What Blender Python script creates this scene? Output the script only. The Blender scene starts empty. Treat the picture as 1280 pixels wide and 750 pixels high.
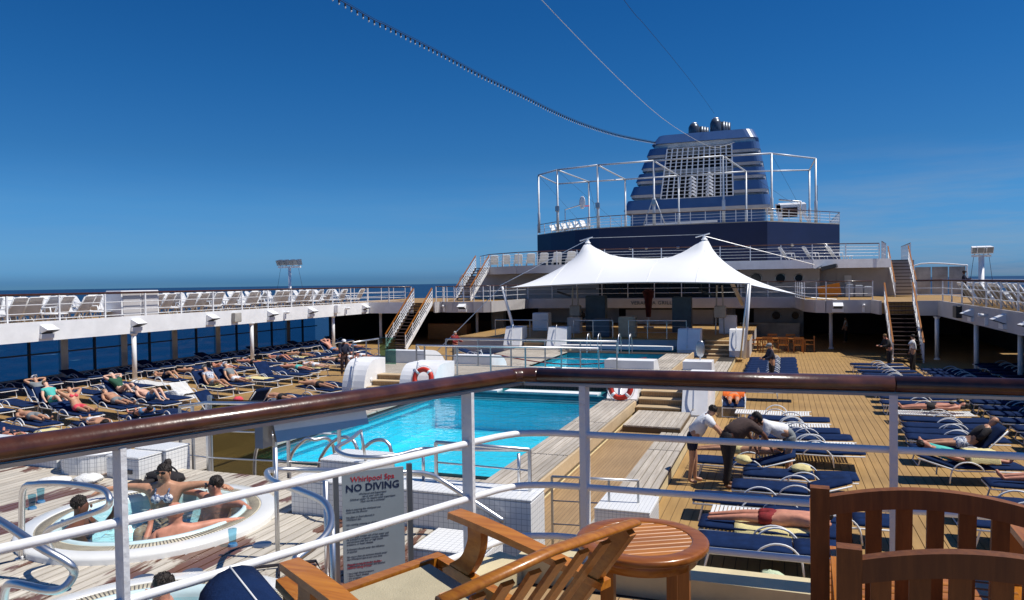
import bpy, math, random
from mathutils import Vector, Matrix
random.seed(7)
PI = math.pi
scn = bpy.context.scene
COL = scn.collection

# ------------------------------------------------------------------ camera, world, sun, exposure
cam_d = bpy.data.cameras.new('camera'); cam = bpy.data.objects.new('camera', cam_d); COL.objects.link(cam)
cam_d.sensor_width = 36.0; cam_d.lens = 925.0 / 1280.0 * 36.0; cam_d.clip_start = .05; cam_d.clip_end = 60000
yaw, pitch, roll = math.radians(20.0), math.radians(-1.38), .0145
fw = Vector((-math.sin(yaw)*math.cos(pitch), math.cos(yaw)*math.cos(pitch), math.sin(pitch)))
r0 = Vector((math.cos(yaw), math.sin(yaw), 0)); u0 = r0.cross(fw)
rr = r0*math.cos(roll) - u0*math.sin(roll); uu = u0*math.cos(roll) + r0*math.sin(roll)
cm = Matrix((rr, uu, -fw)).transposed().to_4x4(); cm.translation = Vector((0, 0, 4.2)); cam.matrix_world = cm
scn.camera = cam
SUN = Vector((.56, .09, 1.0)).normalized()
elev = math.asin(SUN.z); azim = math.atan2(SUN.x, SUN.y)
w = bpy.data.worlds.new('World'); scn.world = w; w.use_nodes = True
nt = w.node_tree; nt.nodes.clear()
sky = nt.nodes.new('ShaderNodeTexSky'); sky.sky_type = 'NISHITA'; sky.sun_disc = False
sky.sun_elevation = elev; sky.sun_rotation = azim; sky.altitude = 0; sky.air_density = 1.0; sky.dust_density = .0; sky.ozone_density = 1.5
# colour balance of the clear sea air with elevation, as the camera recorded it
hs = nt.nodes.new('ShaderNodeMixRGB'); hs.blend_type = 'MULTIPLY'; hs.inputs[0].default_value = 1.0
tg = nt.nodes.new('ShaderNodeTexCoord'); sz = nt.nodes.new('ShaderNodeSeparateXYZ'); gr_ = nt.nodes.new('ShaderNodeValToRGB')
nt.links.new(tg.outputs['Generated'], sz.inputs[0]); nt.links.new(sz.outputs[2], gr_.inputs[0]); nt.links.new(gr_.outputs[0], hs.inputs[2])
SKYC = [(0.0, (0.09, 0.28, 0.74)), (0.6, (0.082, 0.418, 0.818)), (0.006, (0.086, 0.273, 0.764)), (0.018, (0.145, 0.398, 0.964)), (0.04, (0.193, 0.467, 0.973)), (0.1, (0.181, 0.51, 0.939)), (0.163, (0.133, 0.451, 0.822)), (0.255, (0.092, 0.435, 0.825)), (0.339, (0.07, 0.411, 0.81))]
for k_, (p_, c_) in enumerate(SKYC):
    e_ = gr_.color_ramp.elements[k_] if k_ < 2 else gr_.color_ramp.elements.new(p_)
    e_.position = p_; e_.color = (*c_, 1)
# thin cirrus streaks low over the starboard horizon
tc = nt.nodes.new('ShaderNodeTexCoord'); mp = nt.nodes.new('ShaderNodeMapping'); mp.inputs['Scale'].default_value = (2.2, 2.2, 22)
mp.inputs['Rotation'].default_value = (.03, -.05, 0)
nz = nt.nodes.new('ShaderNodeTexNoise'); nz.inputs['Scale'].default_value = 1.6; nz.inputs['Detail'].default_value = 7; nz.inputs['Roughness'].default_value = .6
cr = nt.nodes.new('ShaderNodeValToRGB'); cr.color_ramp.elements[0].position = .42; cr.color_ramp.elements[1].position = .75; cr.color_ramp.elements[1].color = (.62, .62, .62, 1)
mx = nt.nodes.new('ShaderNodeMixRGB'); mx.inputs[2].default_value = (3.4, 3.9, 4.6, 1)
bg = nt.nodes.new('ShaderNodeBackground'); bg.inputs[1].default_value = .0935
out = nt.nodes.new('ShaderNodeOutputWorld')
L = nt.links.new
L(sky.outputs[0], hs.inputs[1]); L(tc.outputs['Generated'], mp.inputs[0]); L(mp.outputs[0], nz.inputs[0]); L(nz.outputs[0], cr.inputs[0])
lo = nt.nodes.new('ShaderNodeMapRange'); lo.inputs['From Min'].default_value = .17; lo.inputs['From Max'].default_value = .06; L(sz.outputs[2], lo.inputs['Value'])
az_ = nt.nodes.new('ShaderNodeMapRange'); az_.inputs['From Min'].default_value = -.5; az_.inputs['From Max'].default_value = .2; az_.inputs['To Min'].default_value = .15; L(sz.outputs[0], az_.inputs['Value'])
lm = nt.nodes.new('ShaderNodeMath'); lm.operation = 'MULTIPLY'; L(lo.outputs[0], lm.inputs[0]); L(az_.outputs[0], lm.inputs[1])
lc = nt.nodes.new('ShaderNodeMath'); lc.operation = 'MULTIPLY'; L(lm.outputs[0], lc.inputs[0]); L(cr.outputs[0], lc.inputs[1]); L(lc.outputs[0], mx.inputs[0]); L(hs.outputs[0], mx.inputs[1]); L(mx.outputs[0], bg.inputs[0]); L(bg.outputs[0], out.inputs[0])
sd = bpy.data.lights.new('sun', 'SUN'); sd.energy = 4.9; sd.angle = math.radians(.53); sd.color = (1, .95, .87)
so = bpy.data.objects.new('sun', sd); COL.objects.link(so); so.rotation_euler = SUN.to_track_quat('Z', 'Y').to_euler(); so.location = (0, 0, 60)
vs = scn.view_settings; vs.view_transform = 'Standard'; vs.look = 'None'; vs.exposure = 0.0; vs.gamma = 1; vs.use_curve_mapping = False

# ------------------------------------------------------------------ materials
def mat(name, col, rough=.5, metal=0, var=.0, vscale=3.0, coat=0, bump=0, bscale=40, spec=.5, col2=None, stretch=(1, 1, 1), emit=None):
    m = bpy.data.materials.new(name); m.use_nodes = True; t = m.node_tree; b = t.nodes['Principled BSDF']
    b.inputs['Base Color'].default_value = (*col, 1); b.inputs['Roughness'].default_value = rough; b.inputs['Metallic'].default_value = metal
    b.inputs['Coat Weight'].default_value = coat; b.inputs['Coat Roughness'].default_value = .12; b.inputs['Specular IOR Level'].default_value = spec
    c = t.nodes.new('ShaderNodeTexCoord'); mpn = t.nodes.new('ShaderNodeMapping'); mpn.inputs['Scale'].default_value = stretch
    t.links.new(c.outputs['Object'], mpn.inputs[0])
    if var or col2:
        n = t.nodes.new('ShaderNodeTexNoise'); n.inputs['Scale'].default_value = vscale; n.inputs['Detail'].default_value = 6; n.inputs['Roughness'].default_value = .62
        t.links.new(mpn.outputs[0], n.inputs['Vector'])
        r = t.nodes.new('ShaderNodeValToRGB'); c2 = col2 or tuple(min(1, x*(1+var)) for x in col); c1 = col if col2 else tuple(x*(1-var) for x in col)
        r.color_ramp.elements[0].position = .35; r.color_ramp.elements[1].position = .68
        r.color_ramp.elements[0].color = (*c1, 1); r.color_ramp.elements[1].color = (*c2, 1)
        t.links.new(n.outputs['Fac'], r.inputs[0]); t.links.new(r.outputs[0], b.inputs['Base Color'])
    if bump:
        n2 = t.nodes.new('ShaderNodeTexNoise'); n2.inputs['Scale'].default_value = bscale; n2.inputs['Detail'].default_value = 4
        t.links.new(mpn.outputs[0], n2.inputs['Vector'])
        bp = t.nodes.new('ShaderNodeBump'); bp.inputs['Strength'].default_value = bump; bp.inputs['Distance'].default_value = .02
        t.links.new(n2.outputs['Fac'], bp.inputs['Height']); t.links.new(bp.outputs[0], b.inputs['Normal'])
    return m

def wood(name, a, b_, rough, axis=1, coat=0, seam=0, grain=30, rnd=.25):
    """Grain stretched along an axis, optional dark caulk seams every `seam` metres, a shade of its own per object."""
    m = bpy.data.materials.new(name); m.use_nodes = True; t = m.node_tree; p = t.nodes['Principled BSDF']
    p.inputs['Roughness'].default_value = rough; p.inputs['Coat Weight'].default_value = coat; p.inputs['Coat Roughness'].default_value = .15
    c = t.nodes.new('ShaderNodeTexCoord'); mpn = t.nodes.new('ShaderNodeMapping')
    s = [grain]*3; s[axis] = grain*.06; mpn.inputs['Scale'].default_value = s
    t.links.new(c.outputs['Object'], mpn.inputs[0])
    oi = t.nodes.new('ShaderNodeObjectInfo')
    va = t.nodes.new('ShaderNodeVectorMath'); va.operation = 'ADD'; t.links.new(mpn.outputs[0], va.inputs[0])
    ml = t.nodes.new('ShaderNodeMath'); ml.operation = 'MULTIPLY'; ml.inputs[1].default_value = 50; t.links.new(oi.outputs['Random'], ml.inputs[0]); t.links.new(ml.outputs[0], va.inputs[1])
    n = t.nodes.new('ShaderNodeTexNoise'); n.inputs['Scale'].default_value = 1; n.inputs['Detail'].default_value = 6; n.inputs['Roughness'].default_value = .65; t.links.new(va.outputs[0], n.inputs['Vector'])
    r = t.nodes.new('ShaderNodeValToRGB'); r.color_ramp.elements[0].position = .3; r.color_ramp.elements[1].position = .7
    r.color_ramp.elements[0].color = (*a, 1); r.color_ramp.elements[1].color = (*b_, 1); t.links.new(n.outputs['Fac'], r.inputs[0])
    h = t.nodes.new('ShaderNodeHueSaturation'); mr = t.nodes.new('ShaderNodeMapRange'); mr.inputs['To Min'].default_value = 1-rnd; mr.inputs['To Max'].default_value = 1+rnd
    t.links.new(oi.outputs['Random'], mr.inputs['Value']); t.links.new(mr.outputs[0], h.inputs['Value'])
    n3 = t.nodes.new('ShaderNodeTexNoise'); n3.inputs['Scale'].default_value = .9; n3.inputs['Detail'].default_value = 7; t.links.new(c.outputs['Object'], n3.inputs['Vector'])
    mr3 = t.nodes.new('ShaderNodeMapRange'); mr3.inputs['From Min'].default_value = .3; mr3.inputs['From Max'].default_value = .7; mr3.inputs['To Min'].default_value = .85; mr3.inputs['To Max'].default_value = 1.12
    t.links.new(n3.outputs['Fac'], mr3.inputs['Value']); h2 = t.nodes.new('ShaderNodeHueSaturation'); t.links.new(mr3.outputs[0], h2.inputs['Value'])
    t.links.new(r.outputs[0], h.inputs['Color']); t.links.new(h.outputs[0], h2.inputs['Color']); last = h2.outputs[0]
    if seam:
        sx = t.nodes.new('ShaderNodeSeparateXYZ'); t.links.new(c.outputs['Object'], sx.inputs[0])
        d = t.nodes.new('ShaderNodeMath'); d.operation = 'DIVIDE'; d.inputs[1].default_value = seam; t.links.new(sx.outputs[0 if axis == 1 else 1], d.inputs[0])
        f = t.nodes.new('ShaderNodeMath'); f.operation = 'FRACT'; t.links.new(d.outputs[0], f.inputs[0])
        g = t.nodes.new('ShaderNodeMath'); g.operation = 'LESS_THAN'; g.inputs[1].default_value = .09; t.links.new(f.outputs[0], g.inputs[0])
        mxn = t.nodes.new('ShaderNodeMixRGB'); mxn.inputs[2].default_value = (.1, .065, .035, 1); t.links.new(g.outputs[0], mxn.inputs[0]); t.links.new(last, mxn.inputs[1]); last = mxn.outputs[0]
    t.links.new(last, p.inputs['Base Color'])
    bp = t.nodes.new('ShaderNodeBump'); bp.inputs['Strength'].default_value = .25; bp.inputs['Distance'].default_value = .003
    t.links.new(n.outputs['Fac'], bp.inputs['Height']); t.links.new(bp.outputs[0], p.inputs['Normal'])
    return m

def tile_mat(name, a, grout, size):
    m = bpy.data.materials.new(name); m.use_nodes = True; t = m.node_tree; p = t.nodes['Principled BSDF']; p.inputs['Roughness'].default_value = .25
    c = t.nodes.new('ShaderNodeTexCoord'); sx = t.nodes.new('ShaderNodeSeparateXYZ'); t.links.new(c.outputs['Object'], sx.inputs[0])
    acc = None
    for k in range(3):
        d = t.nodes.new('ShaderNodeMath'); d.operation = 'DIVIDE'; d.inputs[1].default_value = size; t.links.new(sx.outputs[k], d.inputs[0])
        ad = t.nodes.new('ShaderNodeMath'); ad.operation = 'ADD'; ad.inputs[1].default_value = .31; t.links.new(d.outputs[0], ad.inputs[0])
        f = t.nodes.new('ShaderNodeMath'); f.operation = 'FRACT'; t.links.new(ad.outputs[0], f.inputs[0])
        g = t.nodes.new('ShaderNodeMath'); g.operation = 'LESS_THAN'; g.inputs[1].default_value = .085; t.links.new(f.outputs[0], g.inputs[0])
        if acc is None: acc = g
        else:
            q = t.nodes.new('ShaderNodeMath'); q.operation = 'MAXIMUM'; t.links.new(acc.outputs[0], q.inputs[0]); t.links.new(g.outputs[0], q.inputs[1]); acc = q
    mxn = t.nodes.new('ShaderNodeMixRGB'); mxn.inputs[1].default_value = (*a, 1); mxn.inputs[2].default_value = (*grout, 1)
    t.links.new(acc.outputs[0], mxn.inputs[0]); t.links.new(mxn.outputs[0], p.inputs['Base Color'])
    bp = t.nodes.new('ShaderNodeBump'); bp.inputs['Strength'].default_value = .5; bp.inputs['Distance'].default_value = .002; bp.invert = True
    t.links.new(acc.outputs[0], bp.inputs['Height']); t.links.new(bp.outputs[0], p.inputs['Normal'])
    return m

def clear_mat(name, tint, bscale, bstr, rough=.02, ior=1.33, glossc=(1, 1, 1), add=0):
    """Tinted clear surface: transparent body with a fresnel gloss."""
    m = bpy.data.materials.new(name); m.use_nodes = True; t = m.node_tree; t.nodes.clear()
    o = t.nodes.new('ShaderNodeOutputMaterial'); tr = t.nodes.new('ShaderNodeBsdfTransparent'); tr.inputs[0].default_value = (*tint, 1)
    gl = t.nodes.new('ShaderNodeBsdfGlossy'); gl.inputs['Roughness'].default_value = rough; gl.inputs[0].default_value = (*glossc, 1)
    fr = t.nodes.new('ShaderNodeFresnel'); fr.inputs[0].default_value = ior; mxs = t.nodes.new('ShaderNodeMixShader')
    gm_ = t.nodes.new('ShaderNodeNewGeometry'); iv = t.nodes.new('ShaderNodeMath'); iv.operation = 'SUBTRACT'; iv.inputs[0].default_value = 1; t.links.new(gm_.outputs['Backfacing'], iv.inputs[1])
    fm_ = t.nodes.new('ShaderNodeMath'); fm_.operation = 'MULTIPLY'; t.links.new(fr.outputs[0], fm_.inputs[0]); t.links.new(iv.outputs[0], fm_.inputs[1]); fac = fm_.outputs[0]
    if add:
        dm = t.nodes.new('ShaderNodeBsdfDiffuse'); dm.inputs[0].default_value = (*[min(1, q_*1.1) for q_ in tint], 1)
        m2 = t.nodes.new('ShaderNodeMixShader'); m2.inputs[0].default_value = add; t.links.new(tr.outputs[0], m2.inputs[1]); t.links.new(dm.outputs[0], m2.inputs[2]); base = m2
    else: base = tr
    t.links.new(fac, mxs.inputs[0]); t.links.new(base.outputs[0], mxs.inputs[1]); t.links.new(gl.outputs[0], mxs.inputs[2]); t.links.new(mxs.outputs[0], o.inputs[0])
    if bstr:
        c = t.nodes.new('ShaderNodeTexCoord'); n = t.nodes.new('ShaderNodeTexNoise'); n.inputs['Scale'].default_value = bscale; n.inputs['Detail'].default_value = 3; n.inputs['Distortion'].default_value = .6
        t.links.new(c.outputs['Object'], n.inputs['Vector']); bp = t.nodes.new('ShaderNodeBump'); bp.inputs['Strength'].default_value = bstr; bp.inputs['Distance'].default_value = .05
        t.links.new(n.outputs['Fac'], bp.inputs['Height']); t.links.new(bp.outputs[0], gl.inputs['Normal']); t.links.new(bp.outputs[0], fr.inputs['Normal'])
    return m

M = {}
M['white'] = mat('white_paint', (.86, .865, .87), .42, var=.07, vscale=1.3, bump=.08, bscale=9)
M['white_rod'] = mat('white_rod_paint', (.86, .865, .87), .32, var=.05, vscale=6, coat=.2, bump=.12, bscale=25)
M['post'] = mat('chipped_white_paint', (.74, .75, .76), .4, col2=(.5, .47, .44), vscale=14, bump=.3, bscale=30)
M['post'].node_tree.nodes['Color Ramp'].color_ramp.elements[0].position = .6
M['post'].node_tree.nodes['Color Ramp'].color_ramp.elements[1].position = .75
M['offwhite'] = mat('cream_grey_shade_paint', (.52, .5, .5), .5, var=.08, vscale=.8)  # greyer white; on the shaded fascias and walls the shade is in this colour
M['beige'] = mat('cream_paint', (.66, .56, .34), .5, var=.1, vscale=5, bump=.1)
M['navy_paint'] = mat('navy_hull_paint', (.007, .014, .06), .5, var=.12, vscale=.4)
M['navy_band'] = mat('blue_funnel_paint', (.05, .12, .29), .38, var=.1, vscale=.5)
M['grime'] = mat('sooty_grey_paint', (.42, .4, .36), .6, var=.35, vscale=.8)
M['casing'] = mat('pale_grey_casing_paint', (.7, .7, .68), .55, var=.18, vscale=.9)
M['galv'] = mat('galvanised_tube', (.58, .61, .64), .45, metal=.25, var=.1)
M['dark'] = mat('dark_interior', (.012, .012, .014), .7, var=.3)
M['black'] = mat('black_metal', (.02, .02, .022), .4, var=.2)
M['steel'] = mat('stainless_steel', (.72, .73, .74), .42, metal=1, var=.08, vscale=4)
M['steel_dull'] = mat('dull_steel', (.42, .44, .46), .35, metal=.9, var=.1)
M['chrome_pipe'] = mat('polished_pipe', (.7, .7, .71), .38, metal=1)
M['rail_wood'] = mat('varnished_mahogany', (.075, .024, .011), .3, var=.4, vscale=10, coat=.35, bump=.08, bscale=30, stretch=(1, 1, 1))
M['teak'] = wood('oiled_teak', (.29, .085, .008), (.5, .19, .02), .34, 0, coat=.25, grain=45, rnd=.16)
M['teak_y'] = wood('oiled_teak_crosswise', (.29, .085, .008), (.5, .19, .02), .34, 1, coat=.25, grain=45, rnd=.16)
M['teak_z'] = wood('oiled_teak_upright', (.26, .075, .008), (.44, .15, .018), .38, 2, coat=.25, grain=45, rnd=.16)
M['teak_rim'] = wood('brown_oiled_teak_rim', (.19, .052, .006), (.34, .11, .013), .3, 0, coat=.35, grain=45, rnd=.1)
M['teak_shaded'] = wood('shaded_oiled_teak', (.11, .034, .007), (.21, .07, .014), .6, 2, coat=.0, grain=45, rnd=.15)  # darker copy of the teak, shade on the chair backs put into its colour
M['deck'] = wood('tan_deck_plank', (.33, .195, .064), (.41, .25, .087), .62, 1, grain=14, rnd=.05)
M['deck_seam'] = wood('tan_deck_boards', (.33, .195, .064), (.41, .25, .087), .62, 1, seam=.17, grain=14, rnd=.0)
M['caulk'] = mat('brown_deck_caulk', (.13, .085, .04), .8)
M['grey_plank'] = wood('weathered_grey_plank', (.36, .31, .25), (.55, .5, .43), .7, 1, grain=22, rnd=.13)
M['grey_boards'] = wood('weathered_grey_boards', (.34, .29, .23), (.5, .46, .39), .7, 1, seam=.11, grain=22, rnd=.0)
M['walk'] = wood('brown_walkway_boards', (.3, .19, .09), (.42, .28, .14), .6, 1, seam=.07, grain=16, rnd=.0)
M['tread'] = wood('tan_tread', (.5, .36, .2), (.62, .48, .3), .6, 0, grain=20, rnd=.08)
M['tile'] = tile_mat('white_mosaic_tile', (.8, .81, .8), (.5, .51, .52), .06)
M['tile_near'] = tile_mat('white_square_tile', (.82, .82, .8), (.46, .47, .48), .055)
M['pool_tile'] = tile_mat('turquoise_pool_tile', (.17, .78, .88), (.13, .68, .8), .25)
M['pipe_grey'] = mat('grey_exhaust_metal', (.09, .11, .14), .35, metal=.5, var=.3)
M['pool_band'] = mat('teal_tile_band', (.02, .17, .22), .25, var=.2)
M['cushion'] = mat('navy_cushion_cloth', (.006, .02, .072), .95, spec=.15, var=.22, vscale=6, bump=.3, bscale=60)
M['cushion_far'] = mat('navy_cushion', (.006, .02, .072), .95, spec=.15, var=.25, vscale=5)
M['sling'] = mat('grey_sling_mesh', (.62, .63, .65), .8, var=.12, vscale=2)
M['sling_tan'] = mat('taupe_sling_mesh', (.28, .25, .2), .8, var=.12, vscale=2)
M['strap'] = mat('white_vinyl_strap', (.78, .78, .76), .45, var=.04)
M['frame'] = mat('white_tube_frame', (.74, .75, .76), .35, var=.05)
M['canvas'] = mat('beige_canvas', (.42, .37, .25), .9, var=.08, vscale=8, bump=.35, bscale=160)
M['tent'] = mat('white_tent_membrane', (.86, .87, .88), .55, var=.015, vscale=.5)
M['towel_y'] = mat('pale_yellow_towel', (.72, .62, .3), .95, var=.1, vscale=9, bump=.6, bscale=70)
M['towel_w'] = mat('white_towel', (.78, .78, .76), .95, var=.05, vscale=9, bump=.6, bscale=70)
M['towel_g'] = mat('pale_green_towel', (.55, .65, .45), .95, var=.1, vscale=9, bump=.6, bscale=70)
M['orange'] = mat('orange_towel', (.8, .16, .02), .9, var=.15, vscale=9, bump=.5, bscale=70)
M['red'] = mat('lifebuoy_red', (.62, .035, .015), .45, var=.12)
M['parasol'] = mat('maroon_canvas', (.07, .006, .008), .85, var=.3)
M['redcloth'] = mat('dark_red_cloth', (.22, .01, .012), .8, var=.25, vscale=8, bump=.4)
M['coral'] = mat('coral_cloth', (.7, .07, .1), .8, var=.1)
M['teal'] = mat('teal_cloth', (.08, .48, .42), .8, var=.1)
M['sign'] = mat('grey_sign_board', (.3, .34, .36), .4, var=.05)
M['sign_dark'] = mat('dark_sign_print', (.01, .02, .06), .5)
M['sign_red'] = mat('red_sign_print', (.5, .02, .03), .5)
M['blue_cab'] = mat('slate_blue_cover', (.05, .09, .13), .6, var=.2, vscale=2)
M['tan_box'] = mat('tan_cover', (.35, .3, .22), .7, var=.1)
M['bulb'] = mat('clear_bulb', (.8, .8, .75), .1)
M['lampface'] = mat('lamp_glass', (.25, .28, .3), .1, coat=.5)
M['hair_d'] = mat('dark_hair', (.02, .012, .008), .6, var=.4, vscale=30, bump=.6, bscale=80)
M['hair_g'] = mat('grey_hair', (.4, .38, .35), .7, var=.3, vscale=30)
M['hair_b'] = mat('curly_light_brown_hair', (.22, .13, .05), .7, var=.5, vscale=30, bump=.9, bscale=60)
M['sk0'] = mat('fair_skin', (.7, .42, .3), .55, var=.15, vscale=7)
M['sk1'] = mat('pink_skin', (.58, .25, .16), .55, var=.2, vscale=7)
M['sk2'] = mat('tanned_skin', (.52, .27, .16), .5, var=.22, vscale=7)
M['sk3'] = mat('dark_skin', (.14, .055, .03), .5, var=.15, vscale=7)
M['c_navy'] = mat('navy_clothes', (.012, .016, .04), .85, var=.2, vscale=9, bump=.4, bscale=30)
M['c_black'] = mat('black_clothes', (.018, .015, .017), .85, var=.2, vscale=9, bump=.4, bscale=30)
M['c_white'] = mat('white_clothes', (.75, .76, .78), .85, var=.06, vscale=9, bump=.4, bscale=30)
M['c_grey'] = mat('grey_clothes', (.2, .22, .23), .85, var=.15, vscale=9, bump=.4, bscale=30)
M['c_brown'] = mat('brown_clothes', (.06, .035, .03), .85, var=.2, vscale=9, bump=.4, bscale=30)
M['c_blue'] = mat('blue_clothes', (.1, .24, .42), .85, var=.15, vscale=9, bump=.4, bscale=30)
M['c_green'] = mat('dark_green_clothes', (.02, .09, .05), .85, var=.2)
M['c_stripe'] = mat('blue_white_print', (.1, .14, .25), .8, col2=(.7, .72, .75), vscale=28)
M['c_stripe'].node_tree.nodes['Color Ramp'].color_ramp.elements[0].position = .48
M['c_stripe'].node_tree.nodes['Color Ramp'].color_ramp.elements[1].position = .52
M['glass_sun'] = mat('dark_lens', (.01, .01, .012), .1)
M['tub'] = mat('white_tub_gelcoat', (.78, .78, .75), .22, var=.04, vscale=3, coat=.3)
M['tub_in'] = mat('tub_inner_shell', (.6, .76, .78), .3, var=.08, vscale=4)
M['grille'] = mat('cream_overflow_grille', (.6, .54, .4), .5, var=.2, vscale=9)
M['slot'] = mat('dark_slot', (.12, .11, .1), .6)
M['pool_water'] = clear_mat('pool_water', (.5, .93, .985), 2.6, .8, add=.0, ior=1.25)
M['tub_water'] = clear_mat('whirlpool_water', (.74, .93, .95), 9, .9, rough=.05, add=.0)
M['glass'] = clear_mat('blue_tinted_pane', (.52, .76, .86), 1, 0, rough=.02, ior=1.25)
M['glass_grey'] = clear_mat('brown_tinted_pane', (.42, .36, .2), 1, 0, rough=.05, ior=1.25, add=.12)
M['glass_teal'] = clear_mat('green_tinted_pane', (.4, .6, .55), 1, 0, rough=.05, ior=1.5)
M['window'] = mat('dark_window_glass', (.006, .01, .016), .12, spec=.25)
M['rope'] = mat('dark_cable', (.015, .012, .02), .8)
M['rope_w'] = mat('pale_wire', (.55, .55, .55), .7)

# ------------------------------------------------------------------ mesh helpers
class MB:
    def __init__(s): s.v = []; s.f = []
    def quad(s, a, b, c, d):
        n = len(s.v); s.v += [tuple(a), tuple(b), tuple(c), tuple(d)]; s.f.append((n, n+1, n+2, n+3)); return s
    def hexa(s, P):   # 8 points: bottom 4 ccw, top 4 ccw
        n = len(s.v); s.v += [tuple(p) for p in P]
        s.f += [tuple(n+i for i in q) for q in ((0, 3, 2, 1), (4, 5, 6, 7), (0, 1, 5, 4), (1, 2, 6, 5), (2, 3, 7, 6), (3, 0, 4, 7))]; return s
    def box(s, x0, x1, y0, y1, z0, z1):
        return s.hexa([(x0, y0, z0), (x1, y0, z0), (x1, y1, z0), (x0, y1, z0), (x0, y0, z1), (x1, y0, z1), (x1, y1, z1), (x0, y1, z1)])
    def rbox(s, x0, x1, y0, y1, z0, z1, r=.01):   # box with chamfered top and bottom rims
        rings = [(x0+r, x1-r, y0+r, y1-r, z0), (x0, x1, y0, y1, z0+r), (x0, x1, y0, y1, z1-r), (x0+r, x1-r, y0+r, y1-r, z1)]
        n = len(s.v)
        for a, b, c, d, z in rings: s.v += [(a, c, z), (b, c, z), (b, d, z), (a, d, z)]
        s.f.append((n+3, n+2, n+1, n)); s.f.append((n+12, n+13, n+14, n+15))
        for k in range(3):
            for i in range(4): s.f.append((n+4*k+i, n+4*k+(i+1) % 4, n+4*k+4+(i+1) % 4, n+4*k+4+i))
        return s
    def bar(s, p, q, w_, h, up=(0, 0, 1)):
        p, q = Vector(p), Vector(q); d = (q-p).normalized(); up = Vector(up)
        if abs(d.dot(up)) > .98: up = Vector((0, 1, 0))
        a = d.cross(up).normalized()*w_/2; b = a.cross(d).normalized()*h/2
        return s.hexa([p-a-b, p+a-b, q+a-b, q-a-b, p-a+b, p+a+b, q+a+b, q-a+b])
    def tube(s, pts, r, n=8, close=False, flat=1.0):
        pts = [Vector(p) for p in pts]; m = len(pts); base = len(s.v); up = Vector((0, 0, 1)); prev = None
        for i, p in enumerate(pts):
            if close: d = pts[(i+1) % m]-pts[i-1]
            else: d = pts[min(i+1, m-1)]-pts[max(i-1, 0)]
            d.normalize()
            if prev is None:
                a = d.cross(up)
                if a.length < .05: a = d.cross(Vector((1, 0, 0)))
                a.normalize()
            else: a = (prev - d*prev.dot(d)).normalized()
            prev = a; b = d.cross(a)*-1
            rad = r[i] if isinstance(r, (list, tuple)) else r
            for k in range(n):
                t = 2*PI*k/n; s.v.append(tuple(p + a*math.cos(t)*rad + b*math.sin(t)*rad*flat))
        for i in range(m if close else m-1):
            j = (i+1) % m
            for k in range(n): s.f.append((base+i*n+k, base+i*n+(k+1) % n, base+j*n+(k+1) % n, base+j*n+k))
        if not close:
            s.f.append(tuple(base+k for k in range(n))[::-1]); s.f.append(tuple(base+(m-1)*n+k for k in range(n)))
        return s
    def prism(s, poly, z0, z1):
        a = sum(poly[i][0]*poly[(i+1) % len(poly)][1]-poly[(i+1) % len(poly)][0]*poly[i][1] for i in range(len(poly)))
        if a < 0: poly = poly[::-1]
        n = len(s.v); m = len(poly); s.v += [(x, y, z0) for x, y in poly]+[(x, y, z1) for x, y in poly]
        s.f.append(tuple(n+i for i in range(m))[::-1]); s.f.append(tuple(n+m+i for i in range(m)))
        for i in range(m): s.f.append((n+i, n+(i+1) % m, n+m+(i+1) % m, n+m+i))
        return s
    def loft(s, rings, cap=True):
        n = len(s.v); m = len(rings[0])
        for r in rings: s.v += [tuple(p) for p in r]
        for k in range(len(rings)-1):
            for i in range(m): s.f.append((n+k*m+i, n+k*m+(i+1) % m, n+(k+1)*m+(i+1) % m, n+(k+1)*m+i))
        if cap: s.f.append(tuple(n+i for i in range(m))[::-1]); s.f.append(tuple(n+(len(rings)-1)*m+i for i in range(m)))
        return s
    def lathe(s, prof, n=32, c=(0, 0, 0), closed=False):
        rings = [[(c[0]+r*math.cos(2*PI*k/n), c[1]+r*math.sin(2*PI*k/n), c[2]+z) for k in range(n)] for r, z in prof]
        if closed: rings.append(rings[0])
        return s.loft(rings, cap=not closed)
    def ell(s, c, rad, n=12, m=8, wob=0, R_=None):
        rings = []
        for j in range(1, m):
            ph = PI*j/m; ring = []
            for k in range(n):
                t = 2*PI*k/n; q = 1+wob*(random.random()-.5)
                p = Vector((rad[0]*math.sin(ph)*math.cos(t)*q, rad[1]*math.sin(ph)*math.sin(t)*q, -rad[2]*math.cos(ph)*q))
                if R_ is not None: p = R_ @ p
                ring.append(p+Vector(c))
            rings.append(ring)
        return s.loft(rings)
    def build(s, name, m, parent=None, smooth=False, loc=None):
        me = bpy.data.meshes.new(name); me.from_pydata(s.v, [], s.f); me.update()
        if smooth: me.shade_smooth()
        if m: me.materials.append(M[m] if isinstance(m, str) else m)
        o = bpy.data.objects.new(name, me); COL.objects.link(o)
        if parent is not None: o.parent = parent
        if loc: o.location = loc
        return o

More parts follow.
